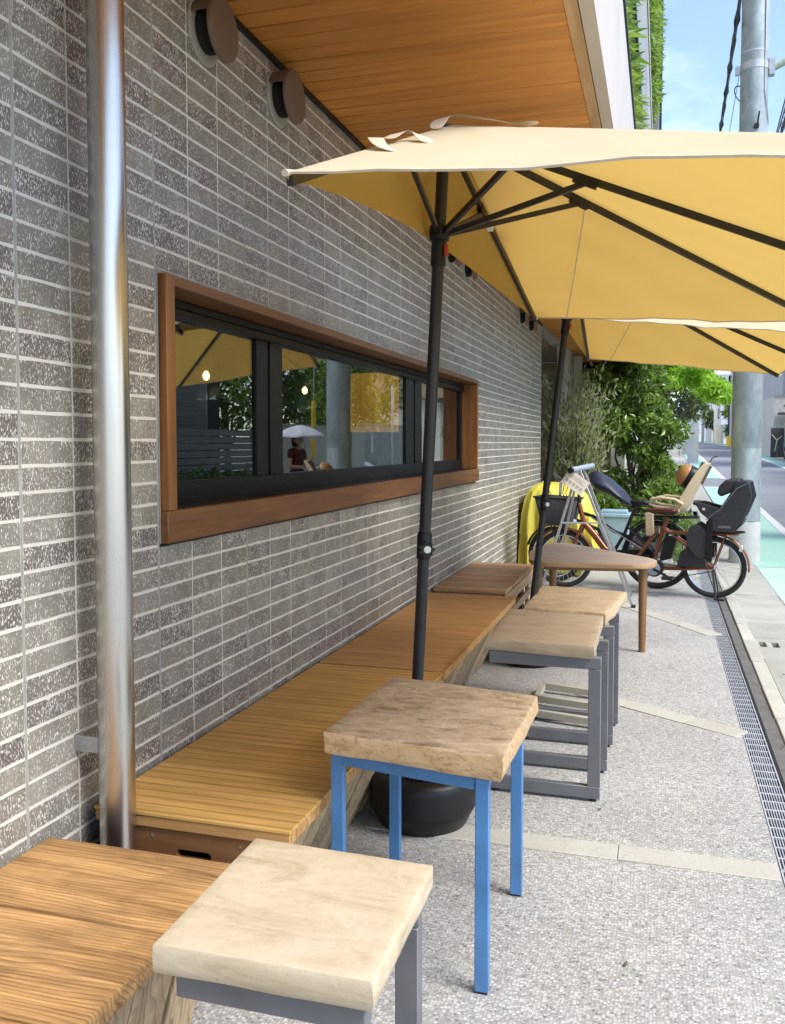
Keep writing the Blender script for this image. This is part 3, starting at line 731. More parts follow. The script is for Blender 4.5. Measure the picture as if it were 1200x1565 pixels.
# fascia panels, each about two metres long
ps = None; y = -5.
while y < YC - .1:
    w = min(2.4, YC - y)
    if ps is None:
        ps = MB().hexa([(SX + .051, .004, ZS - .012), (SX + .10, .004, ZS - .012), (SX + .10, 2.396, ZS - .012), (SX + .051, 2.396, ZS - .012)],
                       [(SX + .051, .004, 3.70), (SX + .10, .004, 3.70), (SX + .10, 2.396, 3.70), (SX + .051, 2.396, 3.70)]).build('fascia_panel', M['fascia'], can, world=False, origin=(0, 0, 0)); o = ps
    else: o = inst(ps, can)
    o.location = wmat(can).inverted() @ Vector((0, y, 0)); y += 2.4
MB().box((SX + .04, -5, 3.702), (SX + .112, YC, 3.735)).build('coping', M['dark_metal'], can)
MB().box((WX, YC, ZS - .1), (SX + .10, YC + .25, 3.70)).build('end_panel', M['fascia'], can)
# upper storey: recessed dark louvre band, tall grey fin, second planter band, end post
up = MB().box((-6, -5, 3.2), (-.75, 17., 11.)).build('upper_storey', M['house_dark'], cafe)
lv = MB()
for k in range(60): lv.box((-.745, -5 + k * .36, 3.75), (-.70, -5 + k * .36 + .12, 4.6))
tag(lv.build('louvre_post', M['fin'], up), kind='stuff')
MB().box((-.60, -5, 4.62), (-.25, 17., 6.72)).build('spandrel', M['fin'], up)
MB().box((-.249, -5, 6.55), (-.235, 17., 6.72)).build('spandrel_trim', M['fascia'], up)
MB().box((-.249, -5, 4.60), (-.235, 17., 4.68)).build('spandrel_trim', M['dark_metal'], up)
MB().box((-.70, -5, 9.6), (-.14, 17.2, 10.4)).build('roof_band', M['fin'], up)
MB().box((-.40, 16.8, 2.9), (-.142, 17.2, 9.6)).build('end_post', M['fin'], up)
MB().tube([(-.115, 17.05, 2.9), (-.115, 17.05, 10.3)], .022, 8).build('drain_pipe', M['dark_metal'], up)
# walls round the entrance beyond the brick
MB().box((WX - .10, 13.7, 0), (WX + .03, 15.1, ZS + .02)).build('side_wall', M['col_wall'], cafe)
MB().box((WX + .031, 15.0, 0), (WX + .16, 15.1, ZS - .02)).build('wall_edge', M['col_wall'], cafe)
MB().box((-6, YC, 0), (-.85, YC + .2, ZS + .02)).build('end_wall', M['brown_wall'], cafe)
MB().box((-.86, 16.2, 0), (-.62, 16.59, ZS + .02)).build('column', M['col_wall'], cafe)
MB().box((WX - .5, YE, 0), (WX - .42, 13.7, ZS)).build('entrance_screen', M['house_dark'], cafe)
MB().box((-3., YE, ZS + .021), (WX - .21, YC, ZS + .2)).build('entrance_ceiling', M['brown_wall'], cafe)
for yy in (11.5, 12.1, 12.9): MB().box((WX - .40, yy, 0), (WX - .33, yy + .07, ZS)).build('entrance_post', M['brown_wall'], cafe)
MB().box((WX - .3, YE + .01, 0), (WX - .02, YE + .10, ZS)).build('wall_end_trim', M['soffit'], cafe)
# vents on the wall: hood, cover disc, gasket
def vent(y, z=2.665, r=.098):
    y -= .088; Mx = Matrix.Translation((WX, y, z)) @ Matrix.Rotation(R(90), 4, 'Y')
    v = MB().lathe([(r * .86, .066), (r, .0661), (r, .075), (r * .97, .079), (.001, .0795)], 40, Mx, cap=False).build('vent_hood', M['brown_metal'], cafe, smooth=True)
    h = MB(); n = 26; a0, a1 = R(18), R(162)          # upper hood skin, open below
    prof = []
    for i in range(n + 1):
        a = a0 + (a1 - a0) * i / n
        prof.append((math.cos(a), math.sin(a)))
    vs = []; fs = []
    for cy, cz in prof:
        for rr_, xx in ((r * .99, .004), (r * .99, .0662), (r * .93, .0662), (r * .93, .004)): vs.append((WX + xx, y + cy * rr_, z + cz * rr_))
    for i in range(n):
        for j in range(4): fs.append((4 * i + j, 4 * i + (j + 1) % 4, 4 * i + 4 + (j + 1) % 4, 4 * i + 4 + j))
    fs += [(0, 1, 2, 3), (4 * n + 3, 4 * n + 2, 4 * n + 1, 4 * n)]
    h.add(vs, fs).build('hood_skin', M['brown_metal'], v, smooth=True)
    MB().lathe([(r * 1.03, .0005), (r * 1.04, .005), (r * .97, .008)], 40, Mx).build('gasket', M['gasket'], v, smooth=True)
    MB().lathe([(r * .70, .0105), (r * .70, .03), (r * .5, .05)], 30, Mx).build('inner_sleeve', M['hole'], v, smooth=True)
    return v
for yy in (2.735, 3.315, 6.19, 6.75, 9.45, 10.1): vent(yy)
# stainless downpipe with bracket
px, py = WX + .105, 1.958
pipe = MB().tube([(px, py, .0), (px, py, ZS)], .0455, 40).build('downpipe', M['stainless'], cafe, smooth=True)
br = MB().box((WX + .0005, py - .030, .562), (WX + .004, py + .004, .606)).box((WX + .004, py - .028, .564), (px - .02, py - .025, .604)).tube([(WX + .025, py - .034, .585), (WX + .025, py - .024, .585)], .006, 8).tube([(WX + .045, py - .034, .585), (WX + .045, py - .024, .585)], .006, 8)
br.build('pipe_bracket', M['alu'], pipe)

# ================================================================== BENCHES
BT = .40
def front_boards(root, y0, y1, xt, xb, zt_b, n, seed, mat='board'):
    rr = random.Random(seed); w = (y1 - y0) / n
    for i in range(n):
        a = y0 + i * w + rr.uniform(.001, .006); b = y0 + (i + 1) * w - rr.uniform(.001, .006); sk = rr.uniform(-.02, .02) ; th = .022; dx = rr.uniform(-.006, .006)
        MB().hexa([(xb - th + dx, a + sk, .003), (xb + dx, a + sk, .003), (xb + dx, b + sk, .003), (xb - th + dx, b + sk, .003)],
                  [(xt - th + dx, a, zt_b), (xt + dx, a, zt_b), (xt + dx, b, zt_b), (xt - th + dx, b, zt_b)]).build('front_board', M[mat], root, bevel=.003, seg=1)
def storage_bench(y0, y1, lidmat, label, seed, xe=-.858, near_end=False):
    root = empty('storage_bench', (-1.14, (y0 + y1) / 2, 0)); tag(root, label, 'bench', 'storage benches along the brick wall')
    x0 = WX + .012
    MB().box((x0, y0 + .002, BT - .010), (xe, y1 - .002, BT)).build('lid', M[lidmat], root, bevel=.002)
    MB().box((x0 + .002, y0 + .006, BT - .040), (xe - .003, y1 - .006, BT - .0125)).build('lid_rim', M['lid_red'], root, bevel=.002, seg=1)
    if near_end:
        yy = y0 + .014; hx, hw, hz, hh = -1.132, .050, .298, .011      # end board with a handle slot
        zt_b = BT - .043
        xb = lambda z: -1.03 + (xe - .03 + 1.03) * z / zt_b
        xl, xr = hx - hw, hx + hw; y2 = yy + .016; m = MB()
        def piece(p): m.prism([(q[0], yy, q[1]) for q in p], (0, y2 - yy, 0))
        piece([(x0 + .01, .003), (xl, .003), (xl, zt_b), (x0 + .01, zt_b)])
        piece([(xr, .003), (xb(.003), .003), (xb(zt_b), zt_b), (xr, zt_b)])
        piece([(xl, .003), (xr, .003), (xr, hz - hh), (xl, hz - hh)]); piece([(xl, hz + hh), (xr, hz + hh), (xr, zt_b), (xl, zt_b)])
        c_ = hh * .62
        for sx, ex in ((xl, 1), (xr, -1)):
            for sz in (-1, 1): piece([(sx, hz + sz * hh), (sx + ex * c_, hz + sz * hh), (sx, hz + sz * (hh - c_))])
        m.build('end_board', M['box_side'], root)
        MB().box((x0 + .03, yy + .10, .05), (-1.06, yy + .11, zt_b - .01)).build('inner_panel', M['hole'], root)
        for sx in (-1.37, -1.25, -1.0): MB().lathe([(.004, 0), (.004, .002)], 10, Matrix.Translation((sx, yy - .0005, zt_b - .02)) @ Matrix.Rotation(R(90), 4, 'X')).build('screw', M['alu'], root)
    MB().box((x0 + .02, y0 + .06, .02), (x0 + .04, y1 - .02, BT - .044)).build('back_panel', M['box_side'], root)
    front_boards(root, y0 + .012, y1 - .004, xe - .020, -1.035, BT - .044, max(3, round((y1 - y0) / .17)), seed)
    return root
storage_bench(1.985, 3.585, 'lid', 'storage bench with golden striped lid and a handle slot in its near end', 11, near_end=True)
storage_bench(3.60, 5.52, 'lid_red', 'storage bench with plain reddish brown lid, between striped bench and slatted crate', 12, xe=-.853)
# weathered plank bench in front
pb = empty('plank_bench', (-1.16, 1.0, 0)); tag(pb, 'weathered plank bench with cracked grain, at the near end of the wall', 'bench')
for i, (a, b) in enumerate(((1.502, 1.80), (1.195, 1.494), (.89, 1.187), (.58, .882), (.27, .572))):
    x1 = -.905 + random.uniform(-.006, .006) + .012 * i
    m = slab_mesh([(WX + .02, a), (x1, a), (x1, b), (WX + .02, b)], BT - .045, BT + random.uniform(-.003, .003), edge=.005, seed=20 + i, rough=.0022, seglen=.05)
    m.build('plank', M['plank'], pb, smooth=True)
front_boards(pb, .27, 1.79, -.935, -1.03, BT - .048, 9, 15)
MB().box((WX + .03, .3, .02), (WX + .06, 1.76, BT - .05)).build('back_panel', M['box_side'], pb)
MB().box((WX + .07, 1.70, BT - .12), (-1.0, 1.735, BT - .046)).build('cross_rail', M['box_side'], pb)
# slatted crate at the far end of the row
cr = empty('slatted_crate', (-1.18, 6.25, 0)); tag(cr, 'low slatted hardwood crate against the wall beyond the reddish bench', 'crate')
n = 17; y0c, y1c = 5.62, 6.92
for i in range(n):
    y = y0c + (y1c - y0c) * (i + .5) / n
    MB().box((WX + .02, y - .0345, BT - .012), (-.935, y + .0345, BT + .02 + random.uniform(-.001, .001))).build('slat', M['slat'], cr, bevel=.003, seg=1)
for z in (.30, .20, .10, .02): MB().box((-.968, y0c, z), (-.945, y1c, z + (.075 if z == .30 else .05))).build('rail', M['slat_pale'], cr, bevel=.002, seg=1)
for y in (y0c + .02, y0c + .35, y0c + .68, y0c + 1.0, y1c - .04): MB().box((-.998, y, .0), (-.97, y + .022, .385)).build('upright', M['slat_pale'], cr)
MB().box((WX + .03, y0c + .01, .0), (-.98, y0c + .03, .385)).build('end_board', M['slat'], cr)
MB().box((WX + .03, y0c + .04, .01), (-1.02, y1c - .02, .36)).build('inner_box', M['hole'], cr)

# ================================================================== SMALL TABLES
def loop_frame(root, y, x0, x1, ztop, w=.04, d=.030, mat='grey_steel'):
    """one rectangular tube loop standing across the table"""
    m = MB(); a = d / 2
    m.box((x0, y - a, .012), (x1, y + a, .012 + w)); m.box((x0, y - a, ztop - w), (x1, y + a, ztop))
    m.box((x1 - w, y - a, .0122 + w), (x1, y + a, ztop - w - .0002))
    o = m.build('loop_leg', M[mat], root, bevel=.002, seg=1)
    for x in (x0 + .025, x1 - .025): MB().lathe([(.012, 0), (.012, .012)], 10, Matrix.Translation((x, y, 0))).build('foot', M['rubber'], o)
    return o
def slab_top(root, poly, z0, z1, mat, seed, edge=.007, rough=.004, edge_mat=None):
    o = slab_mesh(poly, z0, z1, edge=edge, seed=seed, rough=rough).build('slab_top', M[mat], root, smooth=True)
    if edge_mat:
        o.data.materials.append(M[edge_mat])
        for p in o.data.polygons:
            if abs(p.normal.z) < .6: p.material_index = 1
    return o
# cream table
t = empty('side_table', (-.55, 1.33, 0)); tag(t, 'small table with cream sealed slab top on grey steel loop legs, nearest the plank bench', 'side table', 'small slab tables on the pavement')
slab_top(t, [(-.722, 1.150), (-.376, 1.153), (-.379, 1.517), (-.732, 1.528)], .553, .60, 'slab_cream', 31, .006, .0028)
for yy in (1.185, 1.475): loop_frame(t, yy, -.695, -.392, .552, .042, .032)
MB().box((-.56, 1.202, .52), (-.53, 1.458, .551)).build('top_rail', M['grey_steel'], t)
# blue table
t = empty('side_table', (-.6, 2.4, 0)); tag(t, 'small table with worn wooden slab on four bright blue steel legs', 'side table', 'small slab tables on the pavement')
slab_top(t, [(-.834, 2.153), (-.352, 2.082), (-.343, 2.652), (-.823, 2.742)], .542, .60, 'slab_blue', 33, .007, .005, 'slab_edge')
zz = .5415; Lg = [(-.805, 2.185), (-.405, 2.115), (-.398, 2.615), (-.800, 2.695)]
for x, y in Lg:
    lg_ = MB().bar((x, y, .005), (x, y, zz), .034, .026, (0, 1, 0)).build('leg', M['blue'], t, bevel=.002, seg=1)
    MB().bar((x, y, 0), (x, y, .0048), .031, .023, (0, 1, 0)).build('foot_cap', M['rubber'], lg_)
for i in range(4):
    a, b = Vector((*Lg[i], zz - .017)), Vector((*Lg[(i + 1) % 4], zz - .017)); d = (b - a).normalized() * .0175
    MB().bar(a + d, b - d, .024, .033).build('apron', M['blue'], t, bevel=.002, seg=1)
# tan table and natural slab table behind it, both on grey loops
t = empty('side_table', (-.42, 3.65, 0)); tag(t, 'small table with smooth tan slab on grey steel loop legs, behind the blue legged table', 'side table', 'small slab tables on the pavement')
slab_top(t, [(-.640, 3.40), (-.228, 3.352), (-.234, 3.975), (-.648, 4.035)], .552, .60, 'slab_tan', 35, .006, .0028)
loop_frame(t, 3.405, -.628, -.205, .551, .046, .032); loop_frame(t, 3.715, -.622, -.196, .551, .046, .032)
MB().box((-.44, 3.422, .52), (-.40, 3.698, .55)).build('top_rail', M['grey_steel'], t)
t = empty('side_table', (-.4, 4.35, 0)); tag(t, 'small table with raw natural edge slab, between the tan table and the round cornered table', 'side table', 'small slab tables on the pavement')
slab_top(t, [(-.60, 4.115), (-.228, 4.03), (-.20, 4.25), (-.165, 4.66), (-.38, 4.72), (-.595, 4.745)], .545, .60, 'slab_natural', 37, .008, .011)
loop_frame(t, 4.045, -.60, -.19, .544, .046, .032); loop_frame(t, 4.36, -.60, -.182, .544, .046, .032)
MB().box((-.42, 4.062, .51), (-.38, 4.343, .543)).build('top_rail', M['grey_steel'], t)
# pale wooden rack lying on the ground below
t = empty('floor_rack', (-.44, 4.55, 0)); tag(t, 'pale grey wooden floor rack lying on the pavement under the natural slab table', 'floor rack')
for y, x1 in ((4.31, -.26), (4.56, -.27), (4.81, -.28)): MB().bar((-.60, y + .035, .035), (x1, y - .035, .035), .028, .035).build('rail', M['slat_grey'], t, bevel=.002, seg=1)
MB().bar((-.60, 4.61, .034), (-.60, 4.832, .034), .03, .032).build('side_rail', M['slat_grey'], t, bevel=.002, seg=1)
# round cornered table
t = empty('round_table', (-.5, 6.15, 0)); tag(t, 'wooden table with rounded triangular top on tapered round legs', 'table')
def rounded(pts, r=.16, n=7):
    out = []
    for i, p in enumerate(pts):
        p = Vector((*p, 0)); a = Vector((*pts[i - 1], 0)); b = Vector((*pts[(i + 1) % len(pts)], 0))
        u, v = (a - p).normalized(), (b - p).normalized(); rr_ = min(r, (a - p).length * .45, (b - p).length * .45)
        for k in range(n):
            s = k / (n - 1); q = p + u * rr_ * (1 - s) ** 2 + v * rr_ * s ** 2; out.append((q.x, q.y))
    return out
o = slab_mesh(rounded([(-.80, 5.66), (-.05, 5.72), (.0, 6.02), (-.74, 6.93), (-.89, 6.35)], .2), .572, .60, edge=.004, seed=40, rough=.001, seglen=.05)
o = o.build('table_top', M['table_top'], t, smooth=True); o.data.materials.append(M['slat'])
for p in o.data.polygons:
    if abs(p.normal.z) < .7: p.material_index = 1
for x, y in ((-.105, 5.98), (-.765, 5.88), (-.755, 6.62)): MB().tube([(x, y, 0), (x, y, .571)], [.022, .029], 16).build('leg', M['table_leg'], t, smooth=True)
for a, b in (((-.15, 5.96), (-.735, 5.885)), ((-.764, 5.92), (-.758, 6.58)), ((-.13, 6.0), (-.73, 6.60))): MB().bar((*a, .548), (*b, .548), .02, .045).build('apron', M['table_leg'], t)

# ================================================================== HALF PARASOLS
def parasol(base, tx, ty, yaw, Hc, b, label, straps=True, sag=.028):
    root = empty('half_parasol', (base[0], base[1], 0)); tag(root, label, 'parasol', 'half parasols by the cafe wall')
    n = Vector((math.tan(tx), math.tan(ty), 1)).normalized(); xa = Vector((math.cos(yaw), math.sin(yaw), 0)); xa = (xa - n * xa.dot(n)).normalized(); ya = n.cross(xa)
    O = Vector((base[0], base[1], 0)); P = lambda x, y, z: O + n * z + xa * x + ya * y
    a, e = 1.379, .099; top = Hc + .495
    A, B, Cc, D = P(e, -b, Hc), P(e, b, Hc), P(a, b, Hc), P(a, -b, Hc); Mr = P(a * 1.0, 0, Hc - .0); T = P(.02, 0, top)
    # canopy panels
    vs = []; fs = []
    def panel(p, q, k=14, sg=sag, cut=.010):
        s0 = len(vs)
        for i in range(k + 1):
            s = i / k
            for j in range(k + 1):
                t_ = j / k; ed = p.lerp(q, t_); w = 4 * t_ * (1 - t_)
                pt = T + (ed - T) * s * (1 - cut * w * s)
                pt -= n * (sg * w * s * (1 - .45 * s)) * (p - q).length * .35
                pt += n * (.0045 * math.sin(17 * t_ + 9 * s + (p.x + q.y) * 3) + .003 * math.sin(41 * t_ - 13 * s + p.y * 5) + .004 * math.sin(6 * t_ + 23 * s)) * s * w
                vs.append(pt + n * .012)
        for i in range(k):
            for j in range(k):
                o_ = s0 + i * (k + 1) + j; fs.append((o_, o_ + k + 1, o_ + k + 2, o_ + 1))
    for p, q in ((A, D), (D, Mr), (Mr, Cc), (Cc, B)): panel(p, q)
    # wall side gore: hangs behind the pole between the two end ribs
    k = 16; s0 = len(vs)
    low = lambda t_: A.lerp(B, t_) + (n * .145 - xa * (.145)) * (1 - abs(2 * t_ - 1) ** 1.6)
    upr = lambda t_: (A.lerp(T, min(1, 2 * t_)) if t_ < .5 else T.lerp(B, 2 * t_ - 1)) + n * .012
    for j in range(k + 1):
        t_ = j / k; u_, l_ = upr(t_), low(t_)
        for i in range(5):
            s = i / 4; bulge = -xa * .05 * math.sin(math.pi * s) * math.sin(math.pi * t_); vs.append(u_.lerp(l_, s) + bulge)
    for j in range(k):
        for i in range(4):
            o_ = s0 + j * 5 + i; fs.append((o_, o_ + 5, o_ + 6, o_ + 1))
    m = MB().add(vs, fs); cn = m.build('canopy', M['cloth'], root, smooth=True, fixn=False)
    # orient every face outward
    bm = bmesh.new(); bm.from_mesh(cn.data); ctr = wmat(root).inverted() @ P(.55, 0, Hc - .3)
    bm.normal_update()
    for f in bm.faces:
        if f.normal.dot(f.calc_center_median() - ctr) < 0: f.normal_flip()
    bmesh.ops.remove_doubles(bm, verts=bm.verts, dist=.0004)
    bm.to_mesh(cn.data); bm.free(); cn.data.polygons.foreach_set('use_smooth', [True] * len(cn.data.polygons))
    # hem: a thin rolled edge round the rim
    rim = []
    for p, q in ((A, D), (D, Mr), (Mr, Cc), (Cc, B)):
        for j in range(14):
            t_ = j / 14; ed = p.lerp(q, t_); rim.append(T + (ed - T) * (1 - .010 * 4 * t_ * (1 - t_)) - n * (sag * 4 * t_ * (1 - t_) * .55) * (p - q).length * .35 + n * .012 + n * (.0045 * math.sin(17 * t_ + 9 + (p.x + q.y) * 3) + .003 * math.sin(41 * t_ - 13 + p.y * 5) + .004 * math.sin(6 * t_ + 23)) * 4 * t_ * (1 - t_))
    rim.append(B + n * .012)
    MB().tube(rim, .004, 5).build('hem', M['strap'], cn)
    # sewn seam on the far panel
    Em = B.lerp(Cc, .115) + n * .009; Et = T.lerp(Cc, .30) + n * .002
    MB().tube([Et.lerp(Em, i / 8) - n * (sag * .5 * math.sin(math.pi * i / 8)) for i in range(9)], .0022, 5).build('seam', M['strap'], cn)
    # corner pockets
    for c, d1 in ((A, T - A), (B, T - B), (Cc, T - Cc), (D, T - D)):
        d = d1.normalized(); w = ya if abs(d.dot(ya)) < .8 else xa
        MB().tube([c + n * .012 - d * .012, c + n * .006 + d * .06], [.007, .004], 8).build('corner_pocket', M['strap'], cn)
    # pole, hub, ribs and struts
    MB().tube([P(0, 0, .12), P(0, 0, top + .004)], .0205, 20).build('pole', M['black'], root, smooth=True)
    hub = 2.065 - (1.908 - Hc)
    MB().lathe([(.026, -.11), (.026, -.03), (.034, -.025), (.036, 0), (.034, .022), (.026, .025)], 20, Matrix.Translation(P(0, 0, hub)) @ n.to_track_quat('Z', 'Y').to_matrix().to_4x4()).build('runner_hub', M['black_plastic'], root, smooth=True)
    MB().lathe([(.03, -.03), (.038, 0), (.03, .03)], 16, Matrix.Translation(P(0, 0, top - .02)) @ n.to_track_quat('Z', 'Y').to_matrix().to_4x4()).build('crown', M['black_plastic'], root, smooth=True)
    MB().box(*(lambda c: ((c.x - .006, c.y - .008, c.z - .018), (c.x + .006, c.y + .008, c.z + .018)))(P(.030, -.012, hub - .06))).build('red_tab', M['red'], root)
    for c, f in ((A, .36), (D, .26), (Mr, .335), (Cc, .285), (B, .32)):
        tip = c - n * .004 + (c - T).normalized() * (-.015); cr_ = P(.0, 0, top - .008) + (c - T).normalized() * .03
        rb = MB().bar(cr_, tip, .014, .022).build('rib', M['black'], root)
        j = cr_.lerp(tip, f); hb = P(0, 0, hub) + (Vector((c - T)) - n * (c - T).dot(n)).normalized() * .034
        MB().bar(hb, j - n * .012, .013, .018).build('strut', M['black'], rb)
        d = (tip - cr_).normalized(); MB().bar(j - d * .04 - n * .006, j + d * .04 - n * .006, .02, .030).build('joint_sleeve', M['black_plastic'], rb)
        u_, v_ = frame_from(d); MB().lathe([(.006, 0), (.006, .004), (.003, .006)], 10, Matrix.Translation(j - n * .010 - u_ * .016) @ (-u_).to_track_quat('Z', 'Y').to_matrix().to_4x4()).build('rivet', M['alu'], rb)
        if c == B: MB().bar(cr_.lerp(tip, f + .05) - n * .002, cr_.lerp(tip, f + .09) - n * .002, .022, .028).build('clip', M['white_plastic'], rb)
    # pole joint with star knob
    zc = 1.0; c = P(0, 0, zc); Q = n.to_track_quat('Z', 'Y').to_matrix().to_4x4()
    cl = MB().lathe([(.025, -.05), (.026, -.045), (.026, .035), (.022, .045)], 20, Matrix.Translation(c) @ Q).build('pole_clamp', M['black_plastic'], root, smooth=True)
    fd = Vector((.45, -.89, 0)).normalized(); kc = c + fd * .045 - n * .012; kq = Matrix.Translation(kc) @ fd.to_track_quat('Z', 'Y').to_matrix().to_4x4()
    kn = MB(); poly = []
    for i in range(42):
        a_ = 2 * math.pi * i / 42; rr_ = .024 + .004 * math.cos(7 * a_); poly.append(kq @ Vector((rr_ * math.cos(a_), rr_ * math.sin(a_), -.008)))
    kn.prism(poly, fd * .016).tube([c + fd * .02 - n * .012, kc - fd * .006], .011, 12).build('knob', M['black_plastic'], cl)
    MB().lathe([(.0125, .0085), (.0125, .0105), (.009, .012)], 18, kq).build('knob_cap', M['white_plastic'], cl, smooth=True)
    # tie straps lying on the top
    if straps:
        up = lambda p, h: p + n * (.016 + h * .62)
        def ribbon(pts, w):
            vs = []; fs = []
            for i, p in enumerate(pts):
                d = pts[min(i + 1, len(pts) - 1)] - pts[max(i - 1, 0)]; s_ = d.cross(n).normalized() * w / 2; vs += [p - s_, p + s_]
            for i in range(len(pts) - 1): fs.append((2 * i, 2 * i + 1, 2 * i + 3, 2 * i + 2))
            o_ = MB().add(vs, fs).build('tie_strap', M['strap'], cn, smooth=True, fixn=False); md = o_.modifiers.new('solid', 'SOLIDIFY'); md.thickness = .002; subdiv(o_, 2)
        q = lambda f, g: (A + (T - A) * f).lerp(D + (T - D) * f, g)
        ribbon([up(q(.30, .105), -.012), up(q(.33, .05), .006), up(q(.37, .015), .035), up(q(.40, -.005), .030), up(q(.44, .02), .012), up(q(.50, .02), .034), up(q(.54, .07), .030), up(q(.50, .13), .012), up(q(.45, .17), -.010)], .046)
        q2 = lambda f, g: T + (D - T) * f + (Mr - T) * g
        ribbon([up(q(.80, .05), .0), up(q(.86, .03), .035), up(q(.94, .0), .05), up(T + (D - T) * .06, .045), up(q2(.14, .02), .030), up(q2(.20, .02), .012), up(q2(.25, .01), .030)], .052)
    return root, P
parasol((-.849, 3.056), .058, -.036, -.034, 1.908, 1.392, 'cream half parasol, underside tinted amber like light through cloth, over the blue legged table')
parasol((-.79, 5.50), .108, .005, .03, 1.972, 1.10, 'cream half parasol behind the first one, above the bicycles', straps=False)
def parasol_base(x, y, label, seed):
    root = empty('parasol_base', (x, y, 0)); tag(root, label, 'parasol base', 'parasol bases on the pavement')
    r = .192
    MB().lathe([(.150, .0), (.158, .004), (.180, .050), (.1895, .066), (.1895, .0685), (r, .071), (r, .150), (.1885, .170), (.178, .183), (.160, .190), (.150, .190), (.146, .183), (.001, .183)], 48, Matrix.Translation((x, y, 0)), cap=False).build('water_tank', M['black_plastic'], root, smooth=True)
    rr_ = random.Random(seed); m = MB()
    for i in range(190):                                   # embossed top texture
        a = rr_.uniform(0, 6.283); d = math.sqrt(rr_.uniform(.06, 1)) * .136; p = Vector((x + d * math.cos(a), y + d * math.sin(a), .186)); u = rr_.uniform(0, 3.14)
        dv = Vector((math.cos(u), math.sin(u), 0)) * rr_.uniform(.008, .018); m.bar(p - dv, p + dv, .005, rr_.uniform(.006, .012))
    tag(m.build('embossed_pattern', M['black_plastic'], root), kind='stuff')
    MB().lathe([(.045, .18), (.045, .20), (.030, .215), (.030, .30), (.024, .305)], 24, Matrix.Translation((x - .035, y, 0))).build('pole_socket', M['black_plastic'], root, smooth=True)
    MB().lathe([(.020, .18), (.022, .192), (.016, .194), (.015, .186), (.001, .186)], 18, Matrix.Translation((x + .085, y + .04, 0)), cap=False).build('filler_cap', M['grey_fabric'], root, smooth=True)
parasol_base(-.805, 3.06, 'black round water filled parasol base under the blue legged table', 5)
parasol_base(-.765, 5.49, 'black round water filled parasol base half hidden behind the tan table', 6)

# ================================================================== PLANTS
def leaves(name, pts, size, ratio, mat, parent=None, droop=.3, fold=.18, seed=1, dirs=None, world=True):
    """one small folded two-triangle leaf at every point"""
    r = np.random.default_rng(seed); n = len(pts); P = np.asarray(pts, float)
    d = r.normal(size=(n, 3)) if dirs is None else np.asarray(dirs, float) + r.normal(size=(n, 3)) * .35
    d[:, 2] -= droop; d /= np.linalg.norm(d, axis=1)[:, None]
    u = r.normal(size=(n, 3)); u[:, 2] += .8; s = np.cross(d, u); s /= np.linalg.norm(s, axis=1)[:, None] + 1e-9; nn = np.cross(s, d)
    L_ = (size * r.uniform(.45, 1.45, n))[:, None]; w = L_ * ratio * .5
    mid = P + d * L_ * .45
    V = np.stack([P, mid + s * w + nn * w * fold * 2, P + d * L_, mid - s * w + nn * w * fold * 2], 1).reshape(-1, 3)
    i = np.arange(n) * 4; F = np.concatenate([np.stack([i, i + 1, i + 2], 1), np.stack([i, i + 2, i + 3], 1)])
    if parent and world:
        m = np.array(wmat(parent).inverted()); V = V @ m[:3, :3].T + m[:3, 3]
    me = bpy.data.meshes.new(name); me.from_pydata(V.tolist(), [], F.tolist()); me.materials.append(mat)
    o = bpy.data.objects.new(name, me); COL.objects.link(o); o.parent = parent
    return o
def clumps(centres, radii, per, seed, shell=.55):
    r = np.random.default_rng(seed); out = []
    for c, rad in zip(centres, radii):
        d = r.normal(size=(per, 3)); d /= np.linalg.norm(d, axis=1)[:, None]; q = (shell + (1 - shell) * r.random(per)) if shell else r.random(per) ** (1 / 3)
        rad = np.asarray(rad if hasattr(rad, '__len__') else (rad, rad, rad), float)
        out.append(np.asarray(c) + d * q[:, None] * rad)
    return np.concatenate(out)
def stems(mb, base, tips, r0, seed, wob=.08, n=6):
    r = random.Random(seed)
    for t_ in tips:
        b, t_ = Vector(base), Vector(t_); pts = []
        for i in range(n + 1):
            s = i / n; p = b.lerp(t_, s); k = math.sin(math.pi * s) * wob
            pts.append(p + Vector((r.uniform(-k, k), r.uniform(-k, k), 0)))
        mb.tube(pts, [r0 * (1 - .8 * i / n) for i in range(n + 1)], 6)
rp_ = np.random.default_rng(5)
def rand_in(n, lo, hi, seed): return np.random.default_rng(seed).uniform(lo, hi, (n, 3))
# olive shrub by the end of the brick wall
ol = empty('olive_shrub', (-1.2, 12.3, 0)); tag(ol, 'grey green olive shrub with thin leaves by the end of the brick wall', 'shrub')
tips = [(-1.2 + rp_.uniform(-.48, .5), 12.3 + rp_.uniform(-.5, .5), rp_.uniform(1.1, 2.35)) for _ in range(34)]
sm = MB(); stems(sm, (-1.2, 12.3, .02), tips, .02, 4, .10); sm.build('branches', M['bark'], ol)
pp = []; dd = []
for t_ in tips:
    b = np.array((-1.2, 12.3, .3)); t_ = np.array(t_); k = 150
    s = rp_.uniform(.38, 1.05, k)[:, None]; pp.append(b + (t_ - b) * s + rp_.normal(size=(k, 3)) * .065); dd.append(np.repeat([(t_ - b) / np.linalg.norm(t_ - b)], k, 0) * .8)
tag(leaves('foliage', np.concatenate(pp), .085, .27, M['leaf_olive'], ol, .0, seed=3, dirs=np.concatenate(dd)), kind='stuff')
